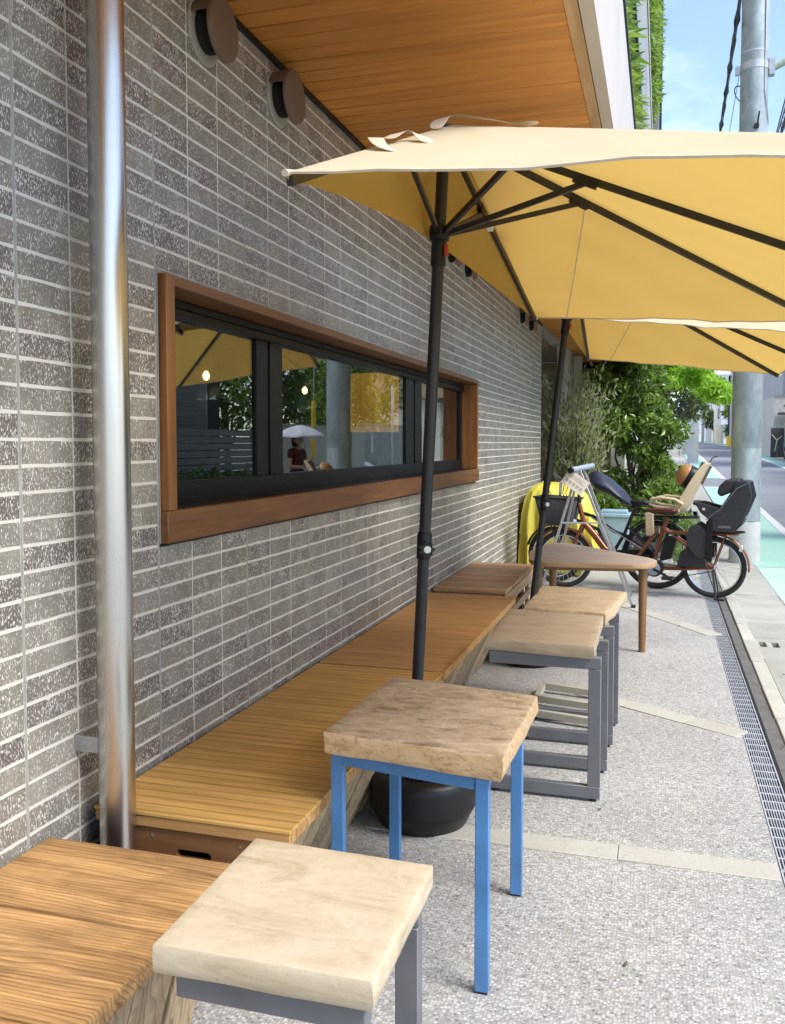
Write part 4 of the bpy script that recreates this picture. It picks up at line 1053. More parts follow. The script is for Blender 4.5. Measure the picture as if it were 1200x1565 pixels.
# dark glossy climber covering the far column
cl = empty('climbing_shrub', (-.35, 15.3, 0)); tag(cl, 'tall dark green climbing shrub with glossy leaves at the canopy end', 'shrub')
cs = []; cr_ = []
for i in range(70):
    h = rp_.uniform(.15, 2.75); w = 1.0 - .12 * h
    cs.append((-.38 + rp_.uniform(-.66, .66) * w + (.08 if h < 1.9 else -.15), 15.2 + rp_.uniform(-.7, .7), h)); cr_.append(rp_.uniform(.14, .27))
tag(leaves('foliage', clumps(cs, cr_, 230, 11, .35), .11, .44, M['leaf_dark'], cl, .45, seed=12), kind='stuff')
sm = MB(); stems(sm, (-.35, 15.3, 0), cs[:26], .03, 9, .12); sm.build('branches', M['bark'], cl)
# low leafy bushes in front of it
for i, (c, rad, per, nm, lab, mt, sz) in enumerate((
    ((-.62, 11.8, .34), (.42, .4, .38), 900, 'leafy_bush', 'bright leafy bush behind the black saddled bicycle', 'leaf_dark', .12),
    ((.20, 10.4, .30), (.19, .2, .26), 1500, 'feathery_plant', 'small feathery bright green plant behind the bicycle seats', 'leaf_fern', .07),
    ((.05, 13.2, .45), (.34, .4, .5), 1100, 'leafy_bush', 'dark leafy bush under the climber beside the gutter', 'leaf_dark', .11))):
    e_ = empty(nm, (c[0], c[1], 0)); tag(e_, lab, 'bush')
    sub = [(c[0] + rp_.uniform(-.6, .6) * rad[0], c[1] + rp_.uniform(-.6, .6) * rad[1], c[2] + rp_.uniform(-.5, .6) * rad[2]) for _ in range(9)]
    tag(leaves('foliage', clumps(sub, [tuple(r_ * .5 for r_ in rad)] * 9, per // 9, 30 + i, .35), sz, .4 if i != 1 else .14, M[mt], e_, .2, seed=40 + i), kind='stuff')
    sm = MB(); stems(sm, (c[0], c[1], 0), sub, .012, 50 + i, .03); sm.build('stems', M['bark'], e_)
# fresh green tree reaching over the road edge
mp_ = empty('maple_tree', (-.2, 20.0, zt(20) - .02)); tag(mp_, 'young tree with fresh light green leaves leaning over the road edge', 'tree')
cs = []; cr_ = []
for i in range(60):
    u = rp_.uniform(0, 1); cs.append((-.35 + 1.55 * u + rp_.uniform(-.15, .15), 19.6 + rp_.uniform(-.9, .9), 3.15 - .75 * u ** 1.4 + rp_.uniform(-.55, .32) * (1 - .55 * u))); cr_.append((.26, .3, .10))
tag(leaves('crown', clumps(cs, cr_, 150, 21, .25), .12, .42, M['leaf_maple'], mp_, .15, seed=22), kind='stuff')
sm = MB(); sm.tube([(-.2, 20, zt(20)), (-.15, 20, 1.4), (.1, 19.9, 2.4)], [.07, .055, .03], 8); stems(sm, (-.15, 20, 1.5), cs[:24], .025, 12, .1); sm.build('trunk', M['bark'], mp_)
dk = empty('evergreen_tree', (-.1, 26, zt(26) - .02)); tag(dk, 'dark evergreen tree rising behind the fresh green maple', 'tree')
cs = [(-.25 + rp_.uniform(-1.2, 1.25), 26 + rp_.uniform(-1, 1), rp_.uniform(2.2, 6.2)) for _ in range(55)]
tag(leaves('crown', clumps(cs, [.5] * 55, 130, 25, .4), .2, .45, M['leaf_hedge'], dk, .3, seed=26), kind='stuff')
sm = MB(); sm.tube([(-.1, 26, zt(26)), (0, 26, 3)], [.12, .08], 8); stems(sm, (0, 26, 2.2), cs[:18], .04, 13, .1); sm.build('trunk', M['bark'], dk)
# planters on the upper storey
def planter_green(name, x0, x1, zlo, zhi, label, seed, n=9000, ymax=17., drop=.5):
    g = empty(name, ((x0 + x1) / 2, 8, zlo)); tag(g, label, 'plant', 'planter greenery on the upper storey')
    r = np.random.default_rng(seed); y = r.uniform(1.5, ymax, n); cl_ = .5 + .5 * np.sin(y * 2.3 + seed) * np.sin(y * 5.1)
    x = r.uniform(x0, x1, n); z = zlo + (zhi - zlo) * r.random(n) * (.55 + .45 * cl_)
    d = np.stack([r.uniform(.1, .8, n), r.normal(size=n) * .6, r.normal(size=n) * .5 + .2], 1)
    tag(leaves('fronds', np.stack([x, y, z], 1), .16, .26, M['leaf_fern'], g, drop, seed=seed, dirs=d), kind='stuff')
    MB().box((x0 - .22, 1.5, zlo - .25), (x0 - .02, ymax, zlo)).build('planter_box', M['fin'], g)
planter_green('hanging_greenery', -.46, -.30, 3.80, 4.60, 'bright green fern planting between the pale eaves panel and grey fin', 61, 9000)
planter_green('hanging_greenery', -.33, -.20, 6.98, 9.3, 'bright green fern planting along the upper planter above the grey fin', 62, 17000, 16.7)

# ================================================================== BICYCLES
def circle(c, r, n, axis='y'):
    return [Vector((c[0] + r * math.cos(2 * math.pi * i / n), c[1], c[2] + r * math.sin(2 * math.pi * i / n))) for i in range(n)]
def wheel(root, name, x, r, seed=0):
    w = MB().tube(circle((x, 0, r + .0), r - .022, 44), .022, 10, closed=True).build(name, M['rubber'], root, world=False, smooth=True)
    MB().tube(circle((x, 0, r), r - .048, 44), .010, 6, closed=True).build('rim', M['chrome'], w, world=False, smooth=True)
    sp = MB(); n = 28
    for i in range(n):
        a = 2 * math.pi * i / n; b = a + (.5 if i % 2 else -.5) ; s = .025 * (1 if i % 4 < 2 else -1)
        sp.bar((x + .024 * math.cos(b), s, r + .024 * math.sin(b)), (x + (r - .052) * math.cos(a), 0, r + (r - .052) * math.sin(a)), .0022, .0022)
    tag(sp.build('spokes', M['chrome'], w, world=False), kind='stuff')
    q = R(40); MB().bar((x + (r - .09) * math.cos(q), .012, r + (r - .09) * math.sin(q)), (x + (r - .15) * math.cos(q), .016, r + (r - .15) * math.sin(q)), .03, .006).build('reflector', M['helmet'], w, world=False)
    MB().tube([(x, -.05, r), (x, -.025, r), (x, .025, r), (x, .05, r)], [.014, .026, .026, .014], 12).build('hub', M['alu'], w, world=False, smooth=True)
    return w
def fender(root, x, r, a0, a1, mat):
    m = MB(); n = 22; vs = []; fs = []
    for i in range(n + 1):
        a = R(a0 + (a1 - a0) * i / n)
        for y, rr_ in ((-.030, r + .012), (-.015, r + .024), (.015, r + .024), (.030, r + .012)): vs.append((x + rr_ * math.cos(a), y, r + rr_ * math.sin(a)))
    for i in range(n):
        for j in range(3): fs.append((4 * i + j, 4 * i + j + 1, 4 * i + 5 + j, 4 * i + 4 + j))
    o = m.add(vs, fs).build('mudguard', mat, root, world=False, smooth=True); md = o.modifiers.new('solid', 'SOLIDIFY'); md.thickness = .003; return o
def saddle(root, x, z, mat, tilt=0):
    prof = [(-.13, .085, .0), (-.10, .092, .012), (-.02, .075, .010), (.06, .035, .004), (.13, .020, .0), (.145, .012, -.006)]
    vs = []; fs = []; n = 8
    for px_, w, dz in prof:
        for j in range(n):
            a = 2 * math.pi * j / n; vs.append((x + px_, w * math.cos(a), z + dz + (.016 if math.sin(a) > 0 else .042 * (1 if px_ < .08 else .5)) * math.sin(a)))
    for i in range(len(prof) - 1):
        for j in range(n): fs.append((i * n + j, i * n + (j + 1) % n, (i + 1) * n + (j + 1) % n, (i + 1) * n + j))
    fs += [tuple(range(n))[::-1], tuple(range((len(prof) - 1) * n, len(prof) * n))]
    s = subdiv(MB().add(vs, fs).build('saddle', mat, root, world=False, smooth=True), 2)
    MB().tube([(x - .02, 0, z - .03), (x - .015, 0, z - .10)], .013, 8).tube([(x - .10, .03, z - .035), (x + .09, .02, z - .025)], .004, 6).tube([(x - .10, -.03, z - .035), (x + .09, -.02, z - .025)], .004, 6).build('saddle_rails', M['black'], s, world=False)
    return s
def polyplate(poly, y0, y1): return MB().prism([(x, y0, z) for x, z in poly], (0, y1 - y0, 0))
def arc(cx, cz, r, a0, a1, n=8): return [(cx + r * math.cos(R(a0 + (a1 - a0) * i / n)), cz + r * math.sin(R(a0 + (a1 - a0) * i / n))) for i in range(n + 1)]
def handlebar(root, x, z, sweep, mat_grip, h=.0):
    hb = MB().tube([(x - sweep, -.29, z + .01), (x - sweep * .55, -.24, z + .01), (x + .02, -.10, z), (x + .03, 0, z - .005), (x + .02, .10, z), (x - sweep * .55, .24, z + .01), (x - sweep, .29, z + .01)], .011, 10).build('handlebar', M['black'], root, world=False, smooth=True)
    for s in (-1, 1):
        g = Vector((x - sweep, s * .29, z + .01)); d = Vector((-sweep * .45, s * .05, 0)).normalized()
        MB().tube([g - d * .02, g + d * .10], .017, 10).build('grip', mat_grip, hb, world=False, smooth=True)
        MB().tube([g - d * .06 + Vector((.03, 0, -.012)), g + d * .02 + Vector((.045, 0, -.03)), g + d * .07 + Vector((.04, 0, -.035))], .005, 6).build('brake_lever', M['chrome'], hb, world=False)
        MB().tube([(x + .02, s * .12, z), (x + .10, s * .10, z + .05), (x + .14, s * .05, z - .10), (x + .05, s * .02, z - .26)], .004, 6).build('brake_cable', M['black'], hb, world=False, smooth=True)
    return hb
DIRB = math.atan2(.17, -.985)
# --- copper brown bicycle
bk = empty('child_seat_bicycle', (.449, 8.265, 0), DIRB); tag(bk, 'copper brown electric bicycle with black front basket and black rear child seat', 'bicycle')
r = .272; wb = 1.335
wheel(bk, 'rear_wheel', 0, r); wheel(bk, 'front_wheel', wb, r)
fender(bk, 0, r, 60, 185, M['copper']); fender(bk, wb, r, 20, 165, M['copper'])
fm = MB().tube([(1.135, 0, .60), (1.06, 0, .52), (.95, 0, .38), (.75, 0, .27), (.52, 0, .235)], [.027, .031, .032, .030, .028], 14)
fm.tube([(.52, 0, .235), (.47, 0, .45), (.40, 0, .69)], .017, 12).tube([(.70, 0, .27), (.63, 0, .36), (.56, 0, .47), (.49, 0, .55)], .016, 10)
for s in (-1, 1):
    fm.tube([(.50, s * .04, .235), (.25, s * .06, .245), (.0, s * .065, r)], .011, 10).tube([(.43, s * .03, .60), (.2, s * .06, .44), (0, s * .065, r)], .009, 10)
    fm.tube([(.455, s * .03, .566), (.2, s * .075, .562), (-.20, s * .075, .575)], .009, 8).tube([(0, s * .07, r), (-.10, s * .075, .57)], .007, 8)
fm.tube([(-.2, -.075, .575), (-.2, .075, .575)], .008, 8).tube([(.05, -.075, .57), (.05, .075, .57)], .007, 8).box((-.20, -.055, .578), (.10, .055, .586))
fm.build('frame', M['copper'], bk, world=False, smooth=True)
fk = MB().tube([(1.20, 0, .80), (1.135, 0, .575)][::-1], .022, 12)
for s in (-1, 1): fk.tube([(1.16, s * .045, .585), (1.24, s * .05, .40), (wb, s * .052, r)], [.016, .014, .009], 10)
fk.tube([(1.16, -.05, .585), (1.16, .05, .585)], .016, 8).build('fork', M['copper'], bk, world=False, smooth=True)
MB().tube([(1.19, 0, .79), (1.21, 0, .98)], .015, 10).build('stem', M['black'], bk, world=False, smooth=True)
handlebar(bk, 1.20, .985, .12, M['saddle_brown'])
saddle(bk, .44, .755, M['saddle_brown'])
bt = MB().hexa([(.355, -.045, .33), (.455, -.045, .30), (.455, .045, .30), (.355, .045, .33)], [(.30, -.045, .555), (.405, -.045, .555), (.405, .045, .555), (.30, .045, .555)]).build('battery', M['black_plastic'], bk, world=False, bevel=.008)
MB().box((.335, .0455, .535), (.375, .048, .548)).build('label_plate', M['white_plastic'], bt, world=False)
mo = MB().tube([(.50, -.05, .235), (.50, .055, .235)], [.075, .075], 24).build('motor_unit', M['black_plastic'], bk, world=False, smooth=True)
MB().tube([(.505, .0552, .235), (.505, .066, .235), (.505, .070, .235)], [.062, .060, .045], 28).build('motor_cover', M['motor'], mo, world=False, smooth=True)
ck = MB()
for s, a in ((1, R(205)), (-1, R(25))):
    e_ = (.50 + .15 * math.cos(a), s * .10, .235 + .15 * math.sin(a)); ck.bar((.50, s * .085, .235), e_, .012, .02); ck.box((e_[0] - .045, s * .105 - (.0 if s > 0 else .09), e_[2] - .013), (e_[0] + .045, s * .105 + (.09 if s > 0 else .0), e_[2] + .013))
ck.build('pedal_crank', M['black'], bk, world=False)
MB().tube([(.44, .066, .16), (.40, .066, .15), (.0, .066, r - .03)], .004, 6).build('chain', M['black'], bk, world=False)
polyplate([(.30, .275), (.05, .272), (.06, .33), (.12, .42), (.20, .455), (.27, .40)], .072, .078).build('wheel_guard', M['grey_fabric'], bk, world=False)
ba = MB(); bx0, bx1, bz0, bz1 = 1.25, 1.545, .60, .855
lo = [(bx0, -.135, bz0), (bx1 - .02, -.135, bz0), (bx1 - .02, .135, bz0), (bx0, .135, bz0)]; hi = [(bx0 - .045, -.18, bz1 - .02), (bx1 + .035, -.18, bz1), (bx1 + .035, .18, bz1), (bx0 - .045, .18, bz1 - .02)]
n0 = len(ba.v); ba.add(lo + hi, [(0, 3, 2, 1), (0, 1, 5, 4), (1, 2, 6, 5), (2, 3, 7, 6), (3, 0, 4, 7)])
bo = ba.build('basket', M['grey_fabric'], bk, world=False, bevel=.03, seg=3); md = bo.modifiers.new('solid', 'SOLIDIFY'); md.thickness = .006
MB().tube([Vector(p) for p in hi], .008, 8, closed=True).build('basket_rim', M['black_plastic'], bo, world=False)
MB().bar((1.24, 0, .62), (1.52, 0, .592), .06, .012).tube([(1.45, .05, .59), (wb, .055, r)], .006, 6).tube([(1.45, -.05, .59), (wb, -.055, r)], .006, 6).build('basket_stay', M['black'], bo, world=False)
MB().tube([(1.22, 0, .62), (1.26, 0, .625), (1.275, 0, .625)], [.02, .034, .030], 14).build('headlight', M['lens'], bk, world=False, smooth=True)
tl = MB().box((-.235, -.03, .42), (-.205, .03, .475)).build('tail_light', M['lens'], bk, world=False, bevel=.006)
MB().box((-.236, -.025, .425), (-.2352, .025, .447)).build('reflector', M['red'], tl, world=False)
st = MB().tube([(0, -.07, .24), (0, .07, .24)], .009, 8)
for s in (-1, 1): st.tube([(.0, s * .07, .24), (-.03, s * .11, .05), (-.03, s * .15, .012)], .009, 8).tube([(-.03, s * .15, .012), (-.11, s * .16, .012)], .008, 6)
st.build('kick_stand', M['black'], bk, world=False, smooth=True)
# black rear child seat
cs_ = polyplate([(.06, .60), (-.17, .592), (-.235, .66), (-.325, .90), (-.295, 1.03), (-.235, 1.04), (-.20, .97), (-.09, .72), (.05, .69)], -.15, .15).build('child_seat', M['black_plastic'], bk, world=False, bevel=.012)
for s in (-1, 1):
    polyplate([(.045, .605), (-.165, .60), (-.245, .70), (-.318, .905), (-.285, 1.035), (-.195, 1.03), (-.165, .97), (-.06, .80), (.10, .845), (.145, .84), (.10, .76), (.03, .70)], s * .155, s * .172).build('side_wing', M['grey_fabric'], cs_, world=False, bevel=.008)
    polyplate([(-.03, .93), (-.06, .895), (-.20, .96), (-.22, 1.05), (-.10, 1.045), (-.045, .985)], s * .10, s * .15).build('head_guard', M['grey_fabric'], cs_, world=False, bevel=.02, seg=3)
    polyplate([(.175, .635), (.215, .56), (.205, .47), (.12, .362), (-.005, .352), (.0, .50), (.04, .60), (.13, .66)], s * .155, s * .168).build('leg_guard', M['grey_fabric'], cs_, world=False, bevel=.006)
    MB().hexa([(-.005, s * .172, .34), (.045, s * .172, .34), (.045, s * .18, .34), (-.005, s * .18, .34)], [(-.005, s * .172, .71), (.03, s * .172, .71), (.03, s * .18, .71), (-.005, s * .18, .71)]).build('leg_strap', M['black_plastic'], cs_, world=False)
    MB().tube([(.07, s * .174, .79), (.07, s * .18, .79)], .013, 12).build('pivot', M['lens'], cs_, world=False)
MB().tube([(.13, -.16, .83), (.15, -.15, .835), (.165, 0, .84), (.15, .15, .835), (.13, .16, .83)], .014, 10).build('grab_bar', M['grey_fabric'], cs_, world=False, smooth=True)
MB().box((-.26, -.10, .72), (-.21, .10, 1.0)).tube([(-.10, .05, .72), (-.17, .05, .9), (-.20, .05, 1.0)], .012, 6).tube([(-.10, -.05, .72), (-.17, -.05, .9), (-.20, -.05, 1.0)], .012, 6).build('harness', M['slat_grey'], cs_, world=False)
MB().tube([(-.14, -.06, .586), (-.23, -.06, .588), (-.25, 0, .588), (-.23, .06, .588), (-.14, .06, .586)], .007, 6).build('carry_loop', M['black'], cs_, world=False)
lk = MB().tube(circle((-.02, .055, .62), .06, 16), .006, 6, closed=True).build('ring_lock', M['black'], bk, world=False)
MB().tube([(1.02, .03, .52), (.9, .036, .38), (.6, .045, .28), (.2, .07, .27)], .004, 6).build('gear_cable', M['black'], bk, world=False, smooth=True)
for s in (-1, 1):
    MB().tube([(.05, s * .174, .70), (-.06, s * .176, .79), (-.19, s * .176, .97), (-.28, s * .174, 1.02)], .005, 6).build('piping', M['grey_steel'], cs_, world=False)
    MB().box((-.15, s * .1725, .632), (-.05, s * .1745, .652)).build('embossed_plate', M['grey_steel'], cs_, world=False)
# --- black bicycle
bb = empty('child_seat_bicycle', (-.03, 8.66, 0), DIRB); tag(bb, 'black step through bicycle with beige rear child seat, behind the copper brown one', 'bicycle')
r = .318; wb = .97; rf = .272
wheel(bb, 'rear_wheel', 0, r); wheel(bb, 'front_wheel', wb, rf)
fender(bb, 0, r, 45, 190, M['black']); fender(bb, wb, rf, 15, 165, M['black'])
fm = MB().tube([(.92, 0, .78), (.78, 0, .70), (.60, 0, .655), (.40, 0, .52), (.22, 0, .46)], .016, 12).tube([(.90, 0, .70), (.76, 0, .61), (.55, 0, .53), (.43, 0, .28)], .018, 12).tube([(.43, 0, .27), (.30, 0, .50), (.21, 0, .74)], .016, 12)
for s in (-1, 1):
    fm.tube([(.43, s * .04, .27), (0, s * .065, r)], .010, 8).tube([(.26, s * .03, .56), (0, s * .065, r)], .009, 8).tube([(.60, s * .022, .64), (.34, s * .03, .49), (.10, s * .05, .36), (0, s * .06, r)], .008, 8)
    fm.tube([(.22, s * .03, .68), (-.1, s * .07, .672), (-.36, s * .07, .68)], .008, 8).tube([(0, s * .07, r), (-.18, s * .07, .672)], .007, 8)
fm.tube([(-.36, -.07, .68), (-.36, .07, .68)], .008, 8)
fm.build('frame', M['black'], bb, world=False, smooth=True)
for s in (-1, 1): MB().tube([(.62, s * .028, .652), (.36, s * .034, .502), (.12, s * .054, .372)], .0055, 8).build('silver_stay', M['chrome'], bb, world=False, smooth=True)
fk = MB().tube([(.89, 0, .60), (.94, 0, .83)], .02, 12)
for s in (-1, 1): fk.tube([(.89, s * .05, .63), (.92, s * .052, .46), (wb, s * .055, rf)], [.014, .013, .009], 8)
fk.build('fork', M['black'], bb, world=False, smooth=True)
MB().tube([(.93, 0, .82), (.92, 0, .99)], .014, 10).build('stem', M['chrome'], bb, world=False, smooth=True)
handlebar(bb, .92, 1.0, .14, M['black_plastic'])
saddle(bb, .20, .80, M['black'])
ck = MB()
for s, a in ((1, R(-35)), (-1, R(145))):
    e_ = (.43 + .16 * math.cos(a), s * .10, .27 + .16 * math.sin(a)); ck.bar((.43, s * .085, .27), e_, .012, .02); ck.box((e_[0] - .045, s * .105 - (.0 if s > 0 else .09), e_[2] - .013), (e_[0] + .045, s * .105 + (.09 if s > 0 else .0), e_[2] + .013))
ck.build('pedal_crank', M['alu'], bb, world=False)
MB().tube([(.43, -.045, .27), (.43, .045, .27)], .085, 24).build('chain_ring', M['black_plastic'], bb, world=False, smooth=True)
polyplate([(.50, .34), (.02, .37), (.0, .27), (.45, .19)], .055, .062).build('chain_guard', M['black_plastic'], bb, world=False)
st = MB()
for s in (-1, 1): st.tube([(.02, s * .07, .27), (.12, s * .11, .05), (.13, s * .15, .012)], .009, 8).tube([(.13, s * .15, .012), (.05, s * .16, .012)], .008, 6)
st.build('kick_stand', M['alu'], bb, world=False, smooth=True)
# beige shell seat: swept sections
sec = [(.0, .705, .13, .02), (-.12, .70, .15, .05), (-.22, .715, .155, .075), (-.27, .77, .155, .09), (-.31, .87, .15, .08), (-.36, .98, .14, .07), (-.41, 1.09, .125, .06), (-.455, 1.18, .10, .03)]
vs = []; fs = []; k = 9
for i, (x, z, w, lip) in enumerate(sec):
    a, b = sec[max(i - 1, 0)], sec[min(i + 1, len(sec) - 1)]; tx_, tz_ = b[0] - a[0], b[1] - a[1]; l_ = math.hypot(tx_, tz_); nx, nz_ = -tz_ / l_, tx_ / l_
    if nx < 0 and i > 2: nx, nz_ = -nx, -nz_
    if i <= 2: nx, nz_ = (abs(nx) if i > 0 else 0), abs(nz_)
    for j in range(k):
        u = -1 + 2 * j / (k - 1); q = abs(u) ** 4; vs.append((x + nx * lip * q, u * w, z + nz_ * lip * q))
for i in range(len(sec) - 1):
    for j in range(k - 1): fs.append((i * k + j, i * k + j + 1, (i + 1) * k + j + 1, (i + 1) * k + j))
cs2 = MB().add(vs, fs).build('child_seat', M['beige'], bb, world=False, smooth=True); md = cs2.modifiers.new('solid', 'SOLIDIFY'); md.thickness = .012; subdiv(cs2, 2)
for s in (-1, 1):
    MB().tube([(-.25, s * .155, .80), (-.18, s * .165, .845), (-.05, s * .165, .86), (.03, s * .15, .84), (.045, s * .14, .80), (.0, s * .15, .78), (-.12, s * .155, .765), (-.22, s * .155, .74)], [.016, .016, .015, .014, .014, .013, .014, .016], 8).build('armrest', M['beige'], cs2, world=False, smooth=True)
    MB().hexa([(.0, s * .13, .50), (.075, s * .13, .50), (.075, s * .165, .50), (.0, s * .165, .50)], [(.01, s * .12, .72), (.09, s * .12, .72), (.09, s * .155, .72), (.01, s * .155, .72)]).build('foot_rest', M['beige'], cs2, world=False, bevel=.012)
    MB().box((-.015, s * .12, .45), (.10, s * .17, .499)).build('foot_cup', M['black_plastic'], cs2, world=False, bevel=.01)
MB().tube([(-.455, .0, 1.18), (-.47, .0, 1.215), (-.50, 0, 1.235), (-.52, 0, 1.23)], .005, 6).build('strap_hook', M['black'], cs2, world=False, smooth=True)
MB().bar((-.35, 0, 1.0), (-.43, 0, 1.165), .10, .012, (0, 1, 0)).build('back_pad', M['brown_metal'], cs2, world=False)
# helmet resting in the beige seat
hl = empty('helmet', (0, 0, 0)); tag(hl, 'orange brown child helmet with dark band resting in the beige bicycle seat', 'helmet')
c = wmat(bb) @ Vector((-.235, 0, 1.065)); hl.location = c; hl.rotation_euler = (R(-15), R(60), DIRB)
MB().lathe([(.001, .072), (.05, .064), (.085, .034), (.097, -.004), (.096, -.012)], 26, Matrix.Diagonal((1.1, .95, 1, 1)), cap=False).build('shell', M['helmet'], hl, world=False, smooth=True)
MB().lathe([(.097, -.012), (.100, -.016), (.101, -.08), (.09, -.095), (.05, -.09), (.001, -.085)], 26, Matrix.Diagonal((1.1, .95, 1, 1)), cap=False).build('band', M['black_plastic'], hl, world=False, smooth=True)
for a in (20, 75, 130): MB().box((.07 * math.cos(R(a)) - .012, .07 * math.sin(R(a)) - .012, -.09), (.07 * math.cos(R(a)) + .012, .07 * math.sin(R(a)) + .012, -.082)).build('pad', M['white_plastic'], hl, world=False)
# navy fabric cover over the black bike's handlebar
def loft(rings_, name, mat, parent=None, smooth=True, world=True, caps=True):
    n = len(rings_[0]); vs = [p for r_ in rings_ for p in r_]; fs = []
    for i in range(len(rings_) - 1):
        for j in range(n): fs.append((i * n + j, i * n + (j + 1) % n, (i + 1) * n + (j + 1) % n, (i + 1) * n + j))
    if caps: fs += [tuple(range(n))[::-1], tuple(range((len(rings_) - 1) * n, len(rings_) * n))]
    return MB().add(vs, fs).build(name, mat, parent, world=world, smooth=smooth)
rg = []; n = 18; from mathutils import noise as mnoise
for s, (x, z, w, h) in enumerate(((.62, .985, .05, .05), (.60, .99, .13, .085), (.54, .985, .17, .105), (.46, .96, .18, .10), (.38, .90, .17, .095), (.31, .85, .15, .085), (.26, .82, .12, .06), (.235, .80, .05, .03))):
    ring = []
    for j in range(n):
        a = 2 * math.pi * j / n; f = 1 + .26 * mnoise.noise(Vector((s * .9, math.cos(a) * 2.6, math.sin(a) * 2.6))) + .10 * mnoise.noise(Vector((s * 2.1, math.cos(a) * 5, math.sin(a) * 5)))
        ring.append(wmat(bb) @ Vector((x + .035 * math.sin(a), w * f * math.cos(a), z + h * f * math.sin(a))))
    rg.append(ring)
cv = loft(rg, 'fabric_cover', M['navy']); subdiv(cv, 1); tag(cv, 'crumpled navy nylon cover draped over the front of the black bicycle', 'cover')

# ================================================================== TARPAULIN, EASEL, BOXES
tp = []; n = 96
for z, ins, fold in ((.04, .0, 1.), (.2, .0, .95), (.4, .01, .8), (.6, .02, .55), (.74, .035, .3), (.82, .06, .12), (.87, .13, .03), (.89, .24, .0)):
    ring = []
    for j in range(n):
        a = 2 * math.pi * j / n; ca, sa_ = math.cos(a), math.sin(a); e_ = .32
        x = math.copysign(abs(ca) ** e_, ca); y = math.copysign(abs(sa_) ** e_, sa_)
        hw, hl_ = .37 - ins, .62 - ins
        f = fold * (.045 * math.sin(9 * a + 1.5 * math.sin(3 * a)) + .028 * math.sin(23 * a + z * 4) + .05 * mnoise.noise(Vector((ca * 3, sa_ * 3, z * 2))))
        xx = -1.04 + x * (hw + f * .8); yy = 9.85 + y * (hl_ + f)
        zz = z * (1.05 - .30 * max(0, min(1, (xx + 1.1) / .62))) + (.10 * mnoise.noise(Vector((xx * 4, yy * 3, 2))) * (1 if z < .1 else .4))
        ring.append(Vector((max(xx, WX + .01), yy, max(zz, .015))))
    tp.append(ring)
tpo = loft(tp, 'tarpaulin', M['tarp']); None; tag(tpo, 'bright yellow tarpaulin sheet covering a heap against the brick wall', 'tarpaulin')
# a loose lapel of the sheet
ez = empty('easel_stand', (-.6, 7.55, 0)); tag(ez, 'grey aluminium A frame stand with a tilted menu card clipped on', 'easel')
AL, AR = Vector((-.70, 7.45, 1.12)), Vector((-.59, 7.55, 1.13))
def leg(p, q): MB().bar(p, q, .021, .012, (0, 1, 0)).build('leg', M['alu'], ez, bevel=.002, seg=1)
leg((-.66, 7.46, 1.13), (-.985, 7.42, .0)); leg((-.64, 7.46, 1.13), (-.205, 7.55, .0)); leg((-.62, 7.60, 1.13), (-.235, 8.15, .0)); leg((-.66, 7.60, 1.13), (-.93, 8.1, .0))
MB().bar((-.79, 7.445, .70), (-.485, 7.495, .70), .022, .012).build('cross_bar', M['alu'], ez)
tb = MB().tube([(-.70, 7.40, 1.135), (-.555, 7.66, 1.165)], .024, 14).build('top_bar', M['motor'], ez, smooth=True)
MB().tube([(-.712, 7.378, 1.132), (-.700, 7.40, 1.135)], .025, 14).build('end_cap', M['black_plastic'], tb, smooth=True)
for p in ((-.985, 7.42, 0), (-.205, 7.55, 0)): MB().box((p[0] - .018, p[1] - .014, 0), (p[0] + .018, p[1] + .014, .03)).build('foot', M['rubber'], ez)
cd = empty('menu_card', (-.672, 7.43, 1.035), 0); tag(cd, 'pale laminated card with faded print hanging tilted on the stand', 'card'); cd.rotation_euler = (R(-8), R(36), R(2))
MB().box((-.098, -.0025, -.065), (.098, .0025, .065)).build('sheet', M['paper'], cd, world=False)
pr = MB()
for i in range(5): pr.box((-.080 + i * .034, -.0036, -.035), (-.056 + i * .034, -.0026, -.012))
pr.build('printed_squares', M['print'], cd, world=False)
pr = MB().box((-.085, -.0036, .012), (.07, -.0026, .016)).box((-.085, -.0036, .024), (.05, -.0026, .027))
for i in range(9): pr.box((-.085 + i * .017, -.0036, .036), (-.073 + i * .017, -.0026, .039))
pr.build('printed_lines', M['print'], cd, world=False)
for x, y, lab, h in ((-.52, 10.75, 'pale blue plastic storage box under the shrubs, beside the tarpaulin', .30),):
    e_ = empty('storage_box', (x, y, 0)); tag(e_, lab, 'box')
    MB().hexa([(x - .15, y - .12, 0), (x + .15, y - .12, 0), (x + .15, y + .12, 0), (x - .15, y + .12, 0)], [(x - .18, y - .15, .5), (x + .18, y - .15, .5), (x + .18, y + .15, .5), (x - .18, y + .15, .5)]).build('tub', M['blue_plastic'], e_, bevel=.015)
    MB().box((x - .195, y - .165, .5), (x + .195, y + .165, .545)).box((x - .15, y - .12, .545), (x + .15, y + .12, .58)).build('lid', M['blue_plastic'], e_, bevel=.01)

